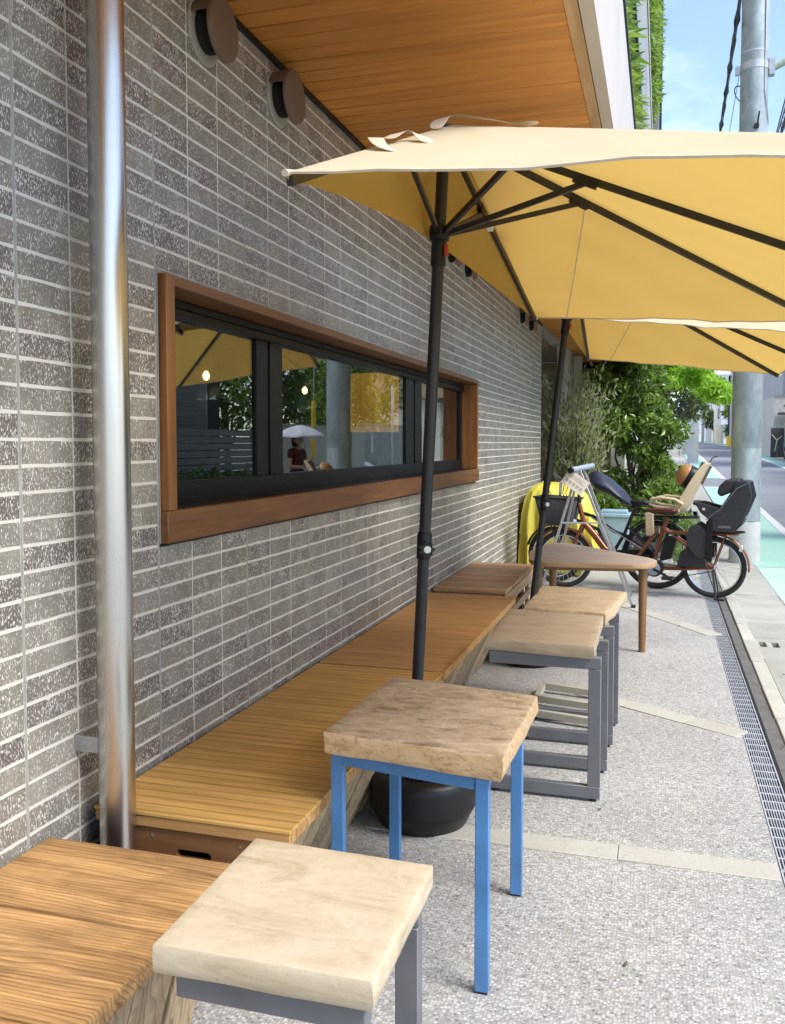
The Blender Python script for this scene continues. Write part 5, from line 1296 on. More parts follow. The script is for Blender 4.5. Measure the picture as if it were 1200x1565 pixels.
# ================================================================== STREET: poles, cables, houses
up_ = empty('utility_pole', (.925, 10.98, 0)); tag(up_, 'tall galvanised steel utility pole with a concrete foot, behind the black child seat', 'utility pole')
X, Y = .925, 10.98
MB().tube([(X, Y, .46), (X, Y, 1.30)], [.163, .161], 40, caps=False).build('lower_sleeve', M['galv'], up_, smooth=True)
MB().tube([(X, Y, 1.30), (X, Y, 1.31), (X, Y, 4.55), (X, Y, 4.72)], [.161, .166, .150, .143], 40, caps=False).build('shaft', M['galv'], up_, smooth=True)
MB().tube([(X, Y, 4.70), (X, Y, 4.705), (X, Y, 12.)], [.149, .149, .125], 40).build('upper_shaft', M['galv'], up_, smooth=True)
MB().tube([(X, Y, -.05), (X, Y, .45), (X, Y, .462)], [.170, .168, .163], 40).build('concrete_foot', M['pole_concrete'], up_, smooth=True)
pb_ = MB().tube([(X, Y, 5.50), (X, Y, 5.58)], [.150, .150], 36).build('strap_band', M['steel'], up_, smooth=True)
MB().tube([(X, Y, 5.68), (X, Y, 5.70)], [.148, .148], 36).build('strap_band', M['steel'], up_, smooth=True)
MB().box((X - .20, Y - .03, 5.48), (X - .148, Y + .03, 5.57)).build('band_clamp', M['steel'], pb_)
MB().box((X + .148, Y - .05, 5.44), (X + .21, Y + .05, 5.62)).build('band_clamp', M['steel'], pb_)
MB().tube([(X + .02, Y - .15, 4.85), (X + .03, Y - .19, 4.88), (X + .045, Y - .19, 5.0)], .010, 8).build('step_bolt', M['black'], up_)
MB().box((X - .005, Y - .20, 4.83), (X + .045, Y - .145, 4.87)).build('step_bracket', M['black'], up_)
MB().tube([(X + .10, Y - .112, 5.25), (X + .10, Y - .118, 6.6)], .007, 6).tube([(X + .10, Y - .12, 5.26), (X + .14, Y - .08, 5.02), (X + .155, Y - .02, 4.9)], .005, 6).build('conduit', M['alu'], up_)
MB().box((X - .03, Y - .1625, .47), (X + .10, Y - .1605, .47 + .004)).build('seam', M['black'], up_)
arm = MB().tube([(X + .2, Y, 5.52), (X + .55, Y - .02, 5.68), (X + 1.3, Y - .06, 5.86)], [.035, .055, .06], 12).build('lamp_arm', M['lamp_green'], up_, smooth=True)
def catenary(p, q, sag, n=24):
    p, q = Vector(p), Vector(q); out = []
    for i in range(n + 1):
        s = i / n; v = p.lerp(q, s); v.z -= sag * 4 * s * (1 - s); out.append(v)
    return out
def cable(pts, r, label, extra=None, twist=False):
    m = MB().tube(pts, r, 6)
    if twist:
        for k in range(2):
            m.tube([p + Vector((math.cos(i * 1.9 + k * 3.1), 0, math.sin(i * 1.9 + k * 3.1))) * r * 1.3 for i, p in enumerate(pts)], r * .55, 5)
    o = m.build('overhead_cable', M['cable'], smooth=True)
    tag(o, label, 'cable'); return o
c1 = cable(catenary((.62, 4, 5.95), (1.10, 36, 7.4), .35, 70), .020, 'thick twisted overhead cable hanging left of the steel pole, with a coil', twist=True)
lp = []
for i in range(26):
    a = 2 * math.pi * i / 25; lp.append(Vector((.985 + .085 * math.cos(a) - .02, 13.4, 6.13 + .10 * math.sin(a) - .06 * math.cos(a))))
MB().tube(lp, .009, 6).build('coil', M['cable'], c1, smooth=True)
cable(catenary((.86, 4, 6.8), (1.2, 36, 6.9), .35, 40), .005, 'thin overhead wire just left of the steel pole')
c2 = cable(catenary((1.02, 4, 5.35), (2.9, 36, 8.2), .3, 60), .018, 'bundled overhead cables passing to the right of the steel pole', twist=True)
hp = catenary((1.02, 4, 5.35), (2.9, 36, 8.2), .3, 60); m = MB()
for i in range(8, 40):
    p = hp[i]; m.tube([p + Vector((0, 0, .015)), p + Vector((-.05, .1, -.07)), p + Vector((.0, .2, -.11)), p + Vector((.04, .3, -.05)), hp[i + 1]], .0045, 5)
tag(m.build('hanger_spiral', M['cable'], c2), kind='stuff')
cable(catenary((1.15, 4, 5.9), (2.8, 36, 8.6), .25, 40), .012, 'second overhead cable to the right, above the bundled ones')
cable(catenary((1.38, 4, 6.5), (2.6, 36, 8.0), .25, 40), .012, 'third overhead cable, farthest right and highest of the bundle')
def conc_pole(x, y, h, r, label, mat='far_concrete', base=None, name='concrete_pole'):
    z = zt(y); o = empty(name, (x, y, z - .03)); tag(o, label, 'utility pole')
    MB().tube([(x, y, z - .03), (x, y, z + h)], [r, r * .72], 24).build('shaft', M[mat], o, smooth=True)
    if base: MB().tube([(x, y, z - .02), (x, y, z + base[1])], [r * 1.9, r * 1.75], 20).build('base_guard', M[base[0]], o, smooth=True)
    return o
p1 = conc_pole(1.16, 36.9, 9.5, .21, 'pale concrete pole standing behind the maple at the left street edge')
for z in (1.5, 2.6): MB().tube([(1.16, 36.9, zt(37) + z), (1.16, 36.9, zt(37) + z + .04)], .212, 20).build('strap_band', M['steel'], p1)
p2 = conc_pole(4.16, 60, 8.5, .17, 'far concrete pole with a yellow foot and a transformer', base=('yellow_paint', .62))
z = zt(60)
MB().box((3.0, 59.8, z + 4.4), (4.1, 60.0, z + 4.5)).box((3.2, 59.7, z + 4.0), (3.9, 60.1, z + 4.4)).build('cross_arm', M['steel'], p2)
MB().tube([(3.98, 59.95, z + .7), (3.98, 59.95, z + 4.4)], .05, 8).build('cable_riser', M['cable'], p2)
conc_pole(4.1, 100, 8, .16, 'thin distant concrete pole beyond the cyclist'); conc_pole(4.5, 118, 8, .16, 'most distant thin pole at the end of the street')
for i, (a, b, s) in enumerate((((1.16, 36.9, 6.4), (3.3, 59.9, 5.55), .5), ((1.2, 36.9, 6.0), (3.6, 59.9, 5.3), .7), ((3.4, 60, 5.6), (4.1, 100, 8.4), .8), ((1.2, 37, 7.0), (4.1, 100, 8.8), .9))):
    cable(catenary(a, b, s, 20), .022, ('street wire from the left concrete pole to the transformer, upper strand', 'street wire sagging below the upper strand to the transformer', 'street wire running on from the transformer pole', 'long street wire high over the road')[i])
# houses: walls, roofs, windows with panes
def house(name, x0, x1, y0, y1, h, mat, label, wins=(), roof=None, z0=None, over=.25):
    z = (zt((y0 + y1) / 2) - .1) if z0 is None else z0
    o = empty(name, ((x0 + x1) / 2, (y0 + y1) / 2, z)); tag(o, label, 'house')
    MB().box((x0, y0, z), (x1, y1, z + h)).build('wall', M[mat], o)
    if roof:
        MB().hexa([(x0 - over, y0 - over, z + h + .002), (x1 + over, y0 - over, z + h + .002), (x1 + over, y1 + over, z + h + .002), (x0 - over, y1 + over, z + h + .002)],
                  [(x0 + .8, y0 + .8, z + h + roof[1]), (x1 - .8, y0 + .8, z + h + roof[1]), (x1 - .8, y1 - .8, z + h + roof[1]), (x0 + .8, y1 - .8, z + h + roof[1])]).build('roof', M[roof[0]], o)
    for f, a, b, c, d in wins:          # f: 'w' faces the street (-x), 's' faces the cafe (-y), 'e' faces +x
        q = .05
        if f == 'w': fr = ((x0 - q, a, z + c), (x0 - .002, b, z + d)); pn = ((x0 - q - .004, a + .06, z + c + .06), (x0 - q - .001, b - .06, z + d - .06))
        elif f == 'e': fr = ((x1 + .002, a, z + c), (x1 + q, b, z + d)); pn = ((x1 + q + .001, a + .06, z + c + .06), (x1 + q + .004, b - .06, z + d - .06))
        else: fr = ((a, y0 - q, z + c), (b, y0 - .002, z + d)); pn = ((a + .06, y0 - q - .004, z + c + .06), (b - .06, y0 - q - .001, z + d - .06))
        w = MB().box(*fr).build('window', M['fin'], o); MB().box(*pn).build('pane', M['pane_dark'], w)
    return o
h1 = house('stone_faced_house', 4.62, 11, 42, 51, 2.65, 'stone_face', 'house with grey stacked stone ground floor and grey siding above')
MB().box((4.95, 42.3, zt(46) + 2.552), (11, 51, zt(46) + 5.4)).build('upper_wall', M['house_grey'], h1)
MB().box((4.60, 41.96, zt(46) + 2.551), (11, 42.28, zt(46) + 2.62)).build('ledge', M['fin'], h1)
MB().tube([(5.15, 42.26, zt(46) + 2.63), (5.15, 42.26, zt(46) + 5.4)], .05, 8).build('downpipe', M['house_white'], h1)
MB().box((4.75, 41.4, zt(46) + 1.75), (6.4, 41.95, zt(46) + 1.84)).build('porch_roof', M['roof_tile'], h1)
MB().box((5.3, 41.90, zt(46) - .1), (6.2, 41.98, zt(46) + 1.7)).build('door', M['gate'], h1)
h2 = house('white_house', 4.9, 12, 53, 62, 4.4, 'house_white', 'white house with a faded red roof beyond the stone faced house', [('s', 5.35, 5.75, 2.4, 4.0), ('w', 55, 56.2, 2.4, 3.7)], ('roof_pink', 1.6))
h3 = house('tan_balcony_house', 5.05, 11, 33.5, 37.4, 2.6, 'house_cream', 'cream house with tan upper balcony at the right picture edge', [('w', 34, 35.5, .2, 2.1)], z0=zt(35) - .1)
MB().box((4.85, 33.3, zt(35) + 2.52), (11, 37.5, zt(35) + 3.55)).build('balcony_wall', M['house_tan'], h3)
MB().box((4.80, 33.25, zt(35) + 3.552), (11, 37.55, zt(35) + 3.66)).build('balcony_coping', M['house_cream'], h3)
MB().box((5.3, 33.8, zt(35) + 3.662), (11, 37.2, zt(35) + 6.3)).build('upper_wall', M['house_tan'], h3)
MB().hexa([(4.5, 33.0, zt(35) + 2.2), (5.04, 33.0, zt(35) + 2.35), (5.04, 37.8, zt(35) + 2.35), (4.5, 37.8, zt(35) + 2.2)], [(4.5, 33.0, zt(35) + 2.28), (5.04, 33.0, zt(35) + 2.50), (5.04, 37.8, zt(35) + 2.50), (4.5, 37.8, zt(35) + 2.28)]).build('eaves', M['roof_tile'], h3)
g = empty('gate', (4.72, 41.2, zt(41))); tag(g, 'dark charcoal folding gate with a pale curved handle, right of the steel pole', 'gate')
for i in range(2): MB().box((4.42 + i * .27, 41.15, zt(41) + .06), (4.68 + i * .27, 41.2, zt(41) + 1.3)).build('leaf', M['gate'], g)
MB().tube([(4.46, 41.12, zt(41) + 1.02), (4.66, 41.10, zt(41) + .78), (4.58, 41.11, zt(41) + .3)], .018, 6).tube([(4.66, 41.10, zt(41) + .78), (4.84, 41.11, zt(41) + .95)], .018, 6).build('handle', M['house_cream'], g)
gw = empty('gate_wall', (5.3, 41.0, zt(41))); tag(gw, 'cream garden wall pillar beside the charcoal gate', 'wall')
MB().box((4.97, 40.9, zt(41) - .1), (5.9, 41.2, zt(41) + 1.5)).build('pillar', M['house_cream'], gw); MB().ball((5.2, 41.05, zt(41) + 1.6), .11, 12, 8).build('lamp_globe', M['house_white'], gw, smooth=True)
pt = empty('potted_plant', (5.02, 39.6, zt(39.6))); tag(pt, 'leafy potted plant in a terracotta pot before the cream pillar', 'plant'); z = zt(39.6)
MB().lathe([(.13, 0), (.18, .32), (.16, .33), (.15, .30), (.001, .29)], 18, Matrix.Translation((5.02, 39.6, z)), cap=False).build('pot', M['terracotta'], pt, smooth=True)
cs = [(5.02 + rp_.uniform(-.15, .15), 39.6 + rp_.uniform(-.12, .12), z + rp_.uniform(.4, .9)) for _ in range(8)]
tag(leaves('foliage', clumps(cs, [.13] * 8, 40, 71, .3), .13, .35, M['leaf_fern'], pt, .1, seed=72), kind='stuff'); sm = MB(); stems(sm, (5.02, 39.6, z + .29), cs, .012, 73, .02); sm.build('stems', M['bark'], pt)
tag(MB().box((5.06, 38.4, zt(38.4)), (5.14, 38.48, zt(38.4) + .85)).tube([(5.10, 38.44, zt(38.4) + .8502), (5.10, 38.44, zt(38.4) + .9)], [.055, .02], 10).build('bollard', M['gate']), 'slim black bollard post between the plant pot and the car', 'bollard')
# parked car, nose towards us
def parked_car(x, y, z, label):
    o = empty('parked_car', (x, y, z)); tag(o, label, 'car')
    prof = [(.0, .30), (.02, .62), (.12, .80), (.85, .95), (1.30, 1.42), (2.9, 1.46), (3.45, .98), (3.6, .6), (3.6, .3)]
    rg_ = []
    for u in (-1, -.93, -.7, 0, .7, .93, 1):
        q = 1 - .06 * abs(u) ** 6; ring = []
        for py_, pz_ in prof: ring.append(Vector((x + u * (.80 - (.10 * max(0, pz_ - .95) / .5 if abs(u) > .8 else 0)), y + 1.8 + (py_ - 1.8) * q, z + pz_ - (.05 if abs(u) > .95 else 0))))
        rg_.append(ring)
    loft(rg_, 'body', M['car_paint'], o, smooth=True)
    MB().hexa([(x - .60, y + .88, z + .985), (x + .60, y + .88, z + .985), (x + .60, y + .90, z + .985), (x - .60, y + .90, z + .985)], [(x - .54, y + 1.23, z + 1.39), (x + .54, y + 1.23, z + 1.39), (x + .54, y + 1.26, z + 1.39), (x - .54, y + 1.26, z + 1.39)]).build('windscreen', M['car_glass'], o)
    for s in (-1, 1):
        MB().ball((x + s * .58, y + .06, z + .68), .12, 12, 8, (1, .6, .7)).build('headlight', M['lens'], o, smooth=True)
        for yy in (.72, 2.9):
            w = MB().tube([(x + s * .62, y + yy, z + .29), (x + s * .81, y + yy, z + .29)], [.29, .29], 24).build('wheel', M['rubber'], o, smooth=True); MB().tube([(x + s * .812, y + yy, z + .29), (x + s * .82, y + yy, z + .29)], [.17, .15], 20).build('rim', M['chrome'], w)
        MB().box((x + s * .80, y + 1.05, z + .98), (x + s * .95, y + 1.13, z + 1.10)).build('mirror', M['car_paint'], o, bevel=.02)
    MB().box((x - .35, y - .012, z + .42), (x + .35, y + .015, z + .56)).build('grille', M['gate'], o); return o
parked_car(5.72, 37.75, zt(38), 'pale blue parked car beside the black bollard, nose to the street')
# far houses on the right, then the left, then the street end
far = [('far_house', 4.7, 11, 80, 91, 4.6, 'house_blue', 'bluish white flat roofed house left of the yellow footed pole', [('s', 4.95, 5.6, 2.2, 3.6), ('w', 82, 84, 2.2, 3.6), ('s', 5.0, 5.5, .6, 1.7)], None),
       ('far_house', 5.0, 12, 66, 76, 5.2, 'house_white', 'tall white house behind the transformer pole', [('w', 68, 70, 2.6, 4.0), ('s', 5.6, 6.8, 2.6, 4.1)], ('roof_tile', 1.2)),
       ('far_house', 4.8, 11, 96, 110, 6.2, 'house_cream', 'distant cream three storey house behind the bluish white one', [('w', 98, 100, 3, 4.4), ('w', 103, 105, 3, 4.4), ('s', 5.2, 6.4, 3, 4.4)], None),
       ('far_house', 4.2, 11, 116, 130, 7.5, 'house_blue', 'most distant pale blue apartment block on the right', [('s', 4.6, 5.8, 2.5, 4), ('s', 4.6, 5.8, 5, 6.5)], None),
       ('far_house', -9, .15, 44, 58, 4.8, 'house_white', 'pale house behind the left concrete pole', [('s', -1.8, -.6, 2.6, 4.0), ('e', 47, 49, .8, 2.2)], ('roof_tile', 1.2)),
       ('far_house', -9, .6, 72, 95, 5.4, 'house_cream', 'cream house farther up the left street side', [('e', 75, 77, .8, 2.2), ('e', 82, 84, .8, 2.2)], ('roof_pink', 1.4)),
       ('far_house', -6, 12, 165, 180, 7, 'house_blue', 'bluish white block closing the end of the street', [('s', 0, 2, 3, 5), ('s', 4, 6, 3, 5)], None)]
for a in far: house(*a[:8], a[8], a[9])
wl = empty('garden_wall', (4.4, 76, zt(76))); tag(wl, 'low cream garden wall before the bluish white house', 'wall'); MB().box((4.28, 73, zt(74) - .2), (4.5, 79.5, zt(74) + 1.5)).build('panel', M['house_cream'], wl)
for i, (x, y, h, w) in enumerate(((4.9, 93.5, 3.6, .8), (2.2, 140, 4.5, 1.8), (-.2, 110, 5, 1.2), (4.6, 63.8, 2.6, .5))):
    e_ = empty('street_tree', (x, y, zt(y) - .02)); tag(e_, ('round dark garden tree by the bluish white house', 'broad tree at the far end of the road', 'dark tree far up on the left of the road', 'small garden shrub tree by the yellow footed pole')[i], 'tree')
    cs = [(x + rp_.uniform(-w, w), y + rp_.uniform(-w, w), zt(y) + h * rp_.uniform(.4, 1)) for _ in range(16)]
    tag(leaves('crown', clumps(cs, [w * .45] * 16, 60, 80 + i, .4), .3, .5, M['leaf_hedge'] if i % 2 == 0 else M['leaf_dark'], e_, .2, seed=90 + i), kind='stuff')
    MB().tube([(x, y, zt(y) - .02), (x, y, zt(y) + h * .6)], [.12, .07], 8).build('trunk', M['bark'], e_)

# ---- the other side of the street, which the cafe window mirrors
bw = empty('block_wall', (5.15, 27.5, zt(27))); tag(bw, 'concrete block wall across the street, mirrored in the window beside the sign post', 'wall')
bl = None
for r_ in range(8):
    for k in range(15):
        y = 24.62 + k * .40 + (.2 if r_ % 2 else 0); zz = zt(27) - .08 + r_ * .2
        if bl is None: bl = MB().box((5.05, 24.425, 0), (5.2, 24.815, .19)).build('block', M['block'], bw, world=False, origin=(5.125, 24.62, 0), bevel=.006, seg=1); o = bl
        else: o = inst(bl, bw)
        o.location = wmat(bw).inverted() @ Vector((5.125 + random.uniform(-.003, .003), y, zz))
MB().box((5.06, 24.42, zt(27) - .1), (5.19, 30.8, zt(27) + 1.5)).build('mortar_core', M['concrete'], bw)
MB().box((5.04, 24.42, zt(27) + 1.525), (5.22, 30.8, zt(27) + 1.58)).build('coping', M['concrete'], bw)
pw = empty('street_wall', (5.15, 20.8, zt(20))); tag(pw, 'plain beige wall across the street, mirrored behind the person', 'wall')
for k in range(2): MB().box((5.05, 17.6 + k * 3.405, zt(20) - .25), (5.2, 17.6 + k * 3.405 + 3.40, zt(20) + 1.55)).build('panel', M['wall_plain'], pw)
MB().box((5.02, 17.6, zt(20) + 1.552), (5.23, 24.41, zt(20) + 1.61)).build('coping', M['concrete'], pw)
sf = empty('slat_fence', (5.1, 14.2, 0)); tag(sf, 'grey horizontal slat fence across the street, mirrored in the first pane', 'fence')
for k in range(11): MB().box((5.08, 10.2, .15 + k * .135), (5.11, 17.5, .15 + k * .135 + .12)).build('slat', M['fence_grey'], sf)
for y in (10.3, 12.6, 15., 17.4): MB().box((5.112, y - .03, 0), (5.16, y + .03, 1.66)).build('post', M['fence_grey'], sf)
hs = house('shuttered_house', 5.9, 12, 8, 17.2, 4.4, 'house_dark', 'dark house with louvre shutters across the street, mirrored in the first pane', [], ('roof_tile', 1.5))
for a, b in ((15.2, 16.6), (11.5, 13.0)):
    w = MB().box((5.86, a, 1.35), (5.898, b, 3.2)).build('shutter', M['fin'], hs)
    lv = MB()
    for k in range(24): lv.box((5.835, a + .08, 1.42 + k * .072), (5.86, b - .08, 1.42 + k * .072 + .04))
    tag(lv.build('louvres', M['fence_grey'], w), kind='stuff')
for i, (y, h) in enumerate(((18.8, 4.4), (21.4, 4.1), (24.2, 4.6), (27.0, 4.3), (29.9, 4.8))):
    x = 6.5; e_ = empty('garden_tree', (x, y, zt(y) - .02)); tag(e_, ('garden tree rising over the beige wall, nearest the slat fence', 'garden tree rising over the middle of the beige wall', 'garden tree where beige wall meets block wall', 'garden tree behind the sign post over the block wall', 'tallest garden tree at the far end of the block wall')[i], 'tree')
    cs = [(x + rp_.uniform(-.7, .9), y + rp_.uniform(-1.3, 1.3), rp_.uniform(1.7, h)) for _ in range(40)]
    tag(leaves('crown', clumps(cs, [.48] * 40, 75, 100 + i, .4), .17, .45, M['leaf_hedge'] if i % 2 else M['leaf_dark'], e_, .3, seed=110 + i), kind='stuff')
    sm = MB(); sm.tube([(x, y, zt(y) - .02), (x + .1, y, 2.4)], [.10, .06], 8); stems(sm, (x, y, 1.2), cs[:10], .03, 120 + i, .1); sm.build('trunk', M['bark'], e_)
for i, (y0, y1) in enumerate(((13.2, 15.2), (15.4, 17.3))):
    e_ = empty('verge_weeds', (4.9, (y0 + y1) / 2, 0)); tag(e_, ('weedy shrub along the slat fence, nearer half', 'weedy shrub along the slat fence, farther half')[i], 'shrub')
    cs = [(4.85 + rp_.uniform(-.15, .15), rp_.uniform(y0, y1), rp_.uniform(.15, .75)) for _ in range(20)]
    tag(leaves('foliage', clumps(cs, [.22] * 20, 55, 130 + i, .2), .13, .3, M['leaf_dark'], e_, .0, seed=140 + i), kind='stuff')
    sm = MB(); stems(sm, (4.9, (y0 + y1) / 2, 0), cs, .01, 150 + i, .03); sm.build('stems', M['bark'], e_)
sp_ = empty('sign_post', (4.6, 25.6, zt(25.6))); tag(sp_, 'thin white sign post with small plate before the block wall', 'sign'); z = zt(25.6)
MB().tube([(4.6, 25.6, z), (4.6, 25.6, z + 2.75)], .03, 12).build('post', M['house_white'], sp_, smooth=True)
MB().box((4.56, 25.5, z + 2.05), (4.575, 25.7, z + 2.7)).build('plate', M['house_white'], sp_)
MB().box((5.035, 24.9, zt(25) + .75), (5.048, 25.1, zt(25) + 1.35)).build('notice_plate', M['house_white'], bw)
gy = MB().tube([(4.35, 18.6, zt(18)), (4.9, 20.2, 5.6)], .008, 6).build('guy_wire', M['steel']); tag(gy, 'slanting guy wire with a yellow sleeve, mirrored beside the person', 'guy wire')
MB().tube([Vector((4.35, 18.6, zt(18))).lerp(Vector((4.9, 20.2, 5.6)), .16), Vector((4.35, 18.6, zt(18))).lerp(Vector((4.9, 20.2, 5.6)), .40)], .05, 10).build('sleeve', M['yellow_paint'], gy)

# ---- people
def skin_body(name, joints, bones, mat, parent, lv=2):
    """one continuous skinned body: joints {name: (x, y, z, radius)}"""
    ks = list(joints); me = bpy.data.meshes.new(name); me.from_pydata([joints[k][:3] for k in ks], [(ks.index(a), ks.index(b)) for a, b in bones], [])
    o = bpy.data.objects.new(name, me); COL.objects.link(o); o.parent = parent; me.materials.append(mat)
    o.modifiers.new('skin', 'SKIN')
    if not me.skin_vertices: bpy.context.view_layer.objects.active = o
    sv = me.skin_vertices[0].data
    for i, k in enumerate(ks): rr_ = joints[k][3]; sv[i].radius = (rr_ if not hasattr(rr_, '__len__') else rr_[0], rr_ if not hasattr(rr_, '__len__') else rr_[1])
    sv[0].use_root = True
    s = o.modifiers.new('sub', 'SUBSURF'); s.levels = lv; s.render_levels = lv
    return o
def hand(parent, p, d, mat, side):
    """five short fingers closed round a grip at p; d points along the forearm"""
    d = Vector(d).normalized(); u, v = frame_from(d)
    for k, (l_, r_) in enumerate(((.034, .0095), (.040, .010), (.037, .0095), (.030, .0085))):
        b = Vector(p) + d * .045 + u * (k - 1.5) * .019; MB().tube([b - d * .03, b + d * l_ * .5, b + d * l_ * .75 + v * .022, b + d * l_ * .3 + v * .038], [r_, r_, r_ * .9, r_ * .75], 7).build('finger', mat, parent, world=False, smooth=True)
    b = Vector(p) + u * .036 * side; MB().tube([b - d * .01, b + d * .022 + u * .012 * side, b + d * .045 + v * .02], [.011, .010, .008], 7).build('thumb', mat, parent, world=False, smooth=True)
def person(loc, rz, pose, shirt, lower, label, head_cap='hair', skirt=True, lv=2):
    root = empty('person', loc, rz); tag(root, label, 'person')
    j, bones = pose
    body = skin_body('body', j, bones, M['skin'], root, lv)
    tor = {k: v for k, v in j.items() if k in ('pelvis', 'waist', 'chest', 'collar', 'sho_a', 'sho_b', 'elb_a', 'elb_b')}
    g_ = {}
    for k, v in tor.items():
        r_ = v[3]; r_ = (r_, r_) if not hasattr(r_, '__len__') else r_
        f = 1.14; c = v[:3]
        if k.startswith('elb'):
            s = j['sho' + k[3:]]; c = tuple(s[i] * .42 + v[i] * .58 for i in range(3)); f = 1.25
        g_[k] = (*c, (r_[0] * f, r_[1] * f))
    skin_body('shirt', g_, [b for b in bones if b[0] in g_ and b[1] in g_], M[shirt], root, lv)
    if skirt:
        px_, py_, pz_ = j['pelvis'][:3]
        rg_ = []
        for z, rx, ry in ((pz_ + .10, .145, .11), (pz_ - .05, .175, .135), (pz_ - .28, .20, .16), (pz_ - .47, .23, .18)):
            rg_.append([Vector((px_ + rx * (1 + .05 * math.sin(7 * a)) * math.cos(a), py_ + ry * (1 + .05 * math.sin(7 * a)) * math.sin(a), z)) for a in [2 * math.pi * i / 28 for i in range(28)]])
        loft(rg_, 'skirt', M[lower], root, world=False, caps=False)
    else:
        lg = {k: v for k, v in j.items() if k in ('pelvis', 'hip_a', 'hip_b', 'knee_a', 'knee_b', 'ank_a', 'ank_b')}
        skin_body('trousers', {k: (*v[:3], tuple(q * 1.16 for q in (v[3] if hasattr(v[3], '__len__') else (v[3], v[3])))) for k, v in lg.items()}, [b for b in bones if b[0] in lg and b[1] in lg], M[lower], root, lv)
    # head with face: forward is -Y in local space
    hx, hy, hz = j['head'][:3]; hz += .02
    hd = MB().ball((hx, hy, hz), .1, 20, 14, (.80, .98, 1.2)).build('head', M['skin'], root, world=False, smooth=True)
    MB().tube([(hx, hy - .094, hz + .015), (hx, hy - .116, hz - .022), (hx, hy - .092, hz - .032)], [.009, .015, .010], 8).build('nose', M['skin'], hd, world=False, smooth=True)
    for s in (-1, 1):
        MB().ball((hx + s * .031, hy - .086, hz + .012), .011, 10, 8).build('eye', M['hair'], hd, world=False, smooth=True)
        MB().ball((hx + s * .081, hy + .005, hz - .005), .028, 10, 8, (.35, .7, 1)).build('ear', M['skin'], hd, world=False, smooth=True)
    MB().ball((hx, hy - .085, hz - .055), .024, 12, 8, (1, .4, .32)).build('mouth', M['maroon'], hd, world=False, smooth=True)
    vs = MB().lathe([(.001, .128), (.06, .112), (.09, .06), (.098, .0), (.094, -.06), (.075, -.11)], 24, Matrix.Translation((hx, hy + .018, hz)) @ Matrix.Diagonal((.86, .98, 1, 1)), cap=False)
    keep = [f for f in vs.f if sum((vs.v[i].y - hy) for i in f) / len(f) > -.055 or sum((vs.v[i].z - hz) for i in f) / len(f) > .055]; vs.f = keep
    ho = vs.build('hair', M['hair'], root, world=False, smooth=True); md = ho.modifiers.new('solid', 'SOLIDIFY'); md.thickness = .012
    return root, body
BN = [('pelvis', 'waist'), ('waist', 'chest'), ('chest', 'collar'), ('collar', 'neck'), ('neck', 'head'), ('collar', 'sho_a'), ('sho_a', 'elb_a'), ('elb_a', 'wri_a'), ('wri_a', 'han_a'), ('collar', 'sho_b'), ('sho_b', 'elb_b'), ('elb_b', 'wri_b'), ('wri_b', 'han_b'),
      ('pelvis', 'hip_a'), ('hip_a', 'knee_a'), ('knee_a', 'ank_a'), ('ank_a', 'toe_a'), ('pelvis', 'hip_b'), ('hip_b', 'knee_b'), ('knee_b', 'ank_b'), ('ank_b', 'toe_b')]
stand = {'pelvis': (0, 0, .86, (.135, .105)), 'waist': (0, .0, 1.0, (.112, .088)), 'chest': (0, .005, 1.17, (.13, .10)), 'collar': (0, .01, 1.30, (.085, .07)), 'neck': (0, .0, 1.375, .045), 'head': (0, -.01, 1.46, .06),
         'sho_a': (-.165, .01, 1.29, .052), 'elb_a': (-.20, -.03, 1.03, .040), 'wri_a': (-.10, -.22, .98, .028), 'han_a': (-.06, -.27, 1.0, .030),
         'sho_b': (.165, .01, 1.29, .052), 'elb_b': (.22, -.03, 1.03, .040), 'wri_b': (.10, -.22, 1.02, .028), 'han_b': (.05, -.27, 1.05, .030),
         'hip_a': (-.085, 0, .80, .085), 'knee_a': (-.09, -.03, .45, .058), 'ank_a': (-.09, .02, .08, .038), 'toe_a': (-.095, -.12, .03, .034),
         'hip_b': (.085, 0, .80, .085), 'knee_b': (.09, .05, .45, .058), 'ank_b': (.09, .14, .09, .038), 'toe_b': (.095, .01, .03, .034)}
pz = zt(13.6) - .016
pr_, bd = person((2.62, 13.6, pz), R(-72), (stand, BN), 'maroon', 'denim', 'person in a maroon top and dark skirt holding a white parasol across the street')
pr_.scale = (.94, .94, .94)
hand(bd, (-.055, -.275, 1.0), (.3, -.9, .2), M['skin'], 1); hand(bd, (.045, -.275, 1.05), (-.3, -.9, .2), M['skin'], -1)
pa = empty('sun_parasol', (2.62, 13.6, pz), R(-72)); pa.scale = (.94, .94, .94); tag(pa, 'white dotted sun parasol held over the person in the maroon top', 'parasol')
MB().tube([(0, -.30, .93), (.03, -.10, 1.75)], .007, 8).build('shaft', M['slat_pale'], pa, world=False)
pm = MB(); n = 48; vs = []; fs = []
for i in range(7):
    s = i / 6
    for k in range(n):
        a = 2 * math.pi * k / n; sc_ = abs(math.sin(a * 4)); rr_ = .46 * s * (1 - .05 * sc_ * s); vs.append((.03 + rr_ * math.cos(a), -.10 + rr_ * math.sin(a), 1.74 - .20 * s ** 1.7 - .02 * sc_ * s))
for i in range(6):
    for k in range(n): fs.append((i * n + k, i * n + (k + 1) % n, (i + 1) * n + (k + 1) % n, (i + 1) * n + k))
po = pm.add(vs, fs).build('canopy', M['parasol'], pa, world=False, smooth=True, fixn=False); md = po.modifiers.new('solid', 'SOLIDIFY'); md.thickness = .002
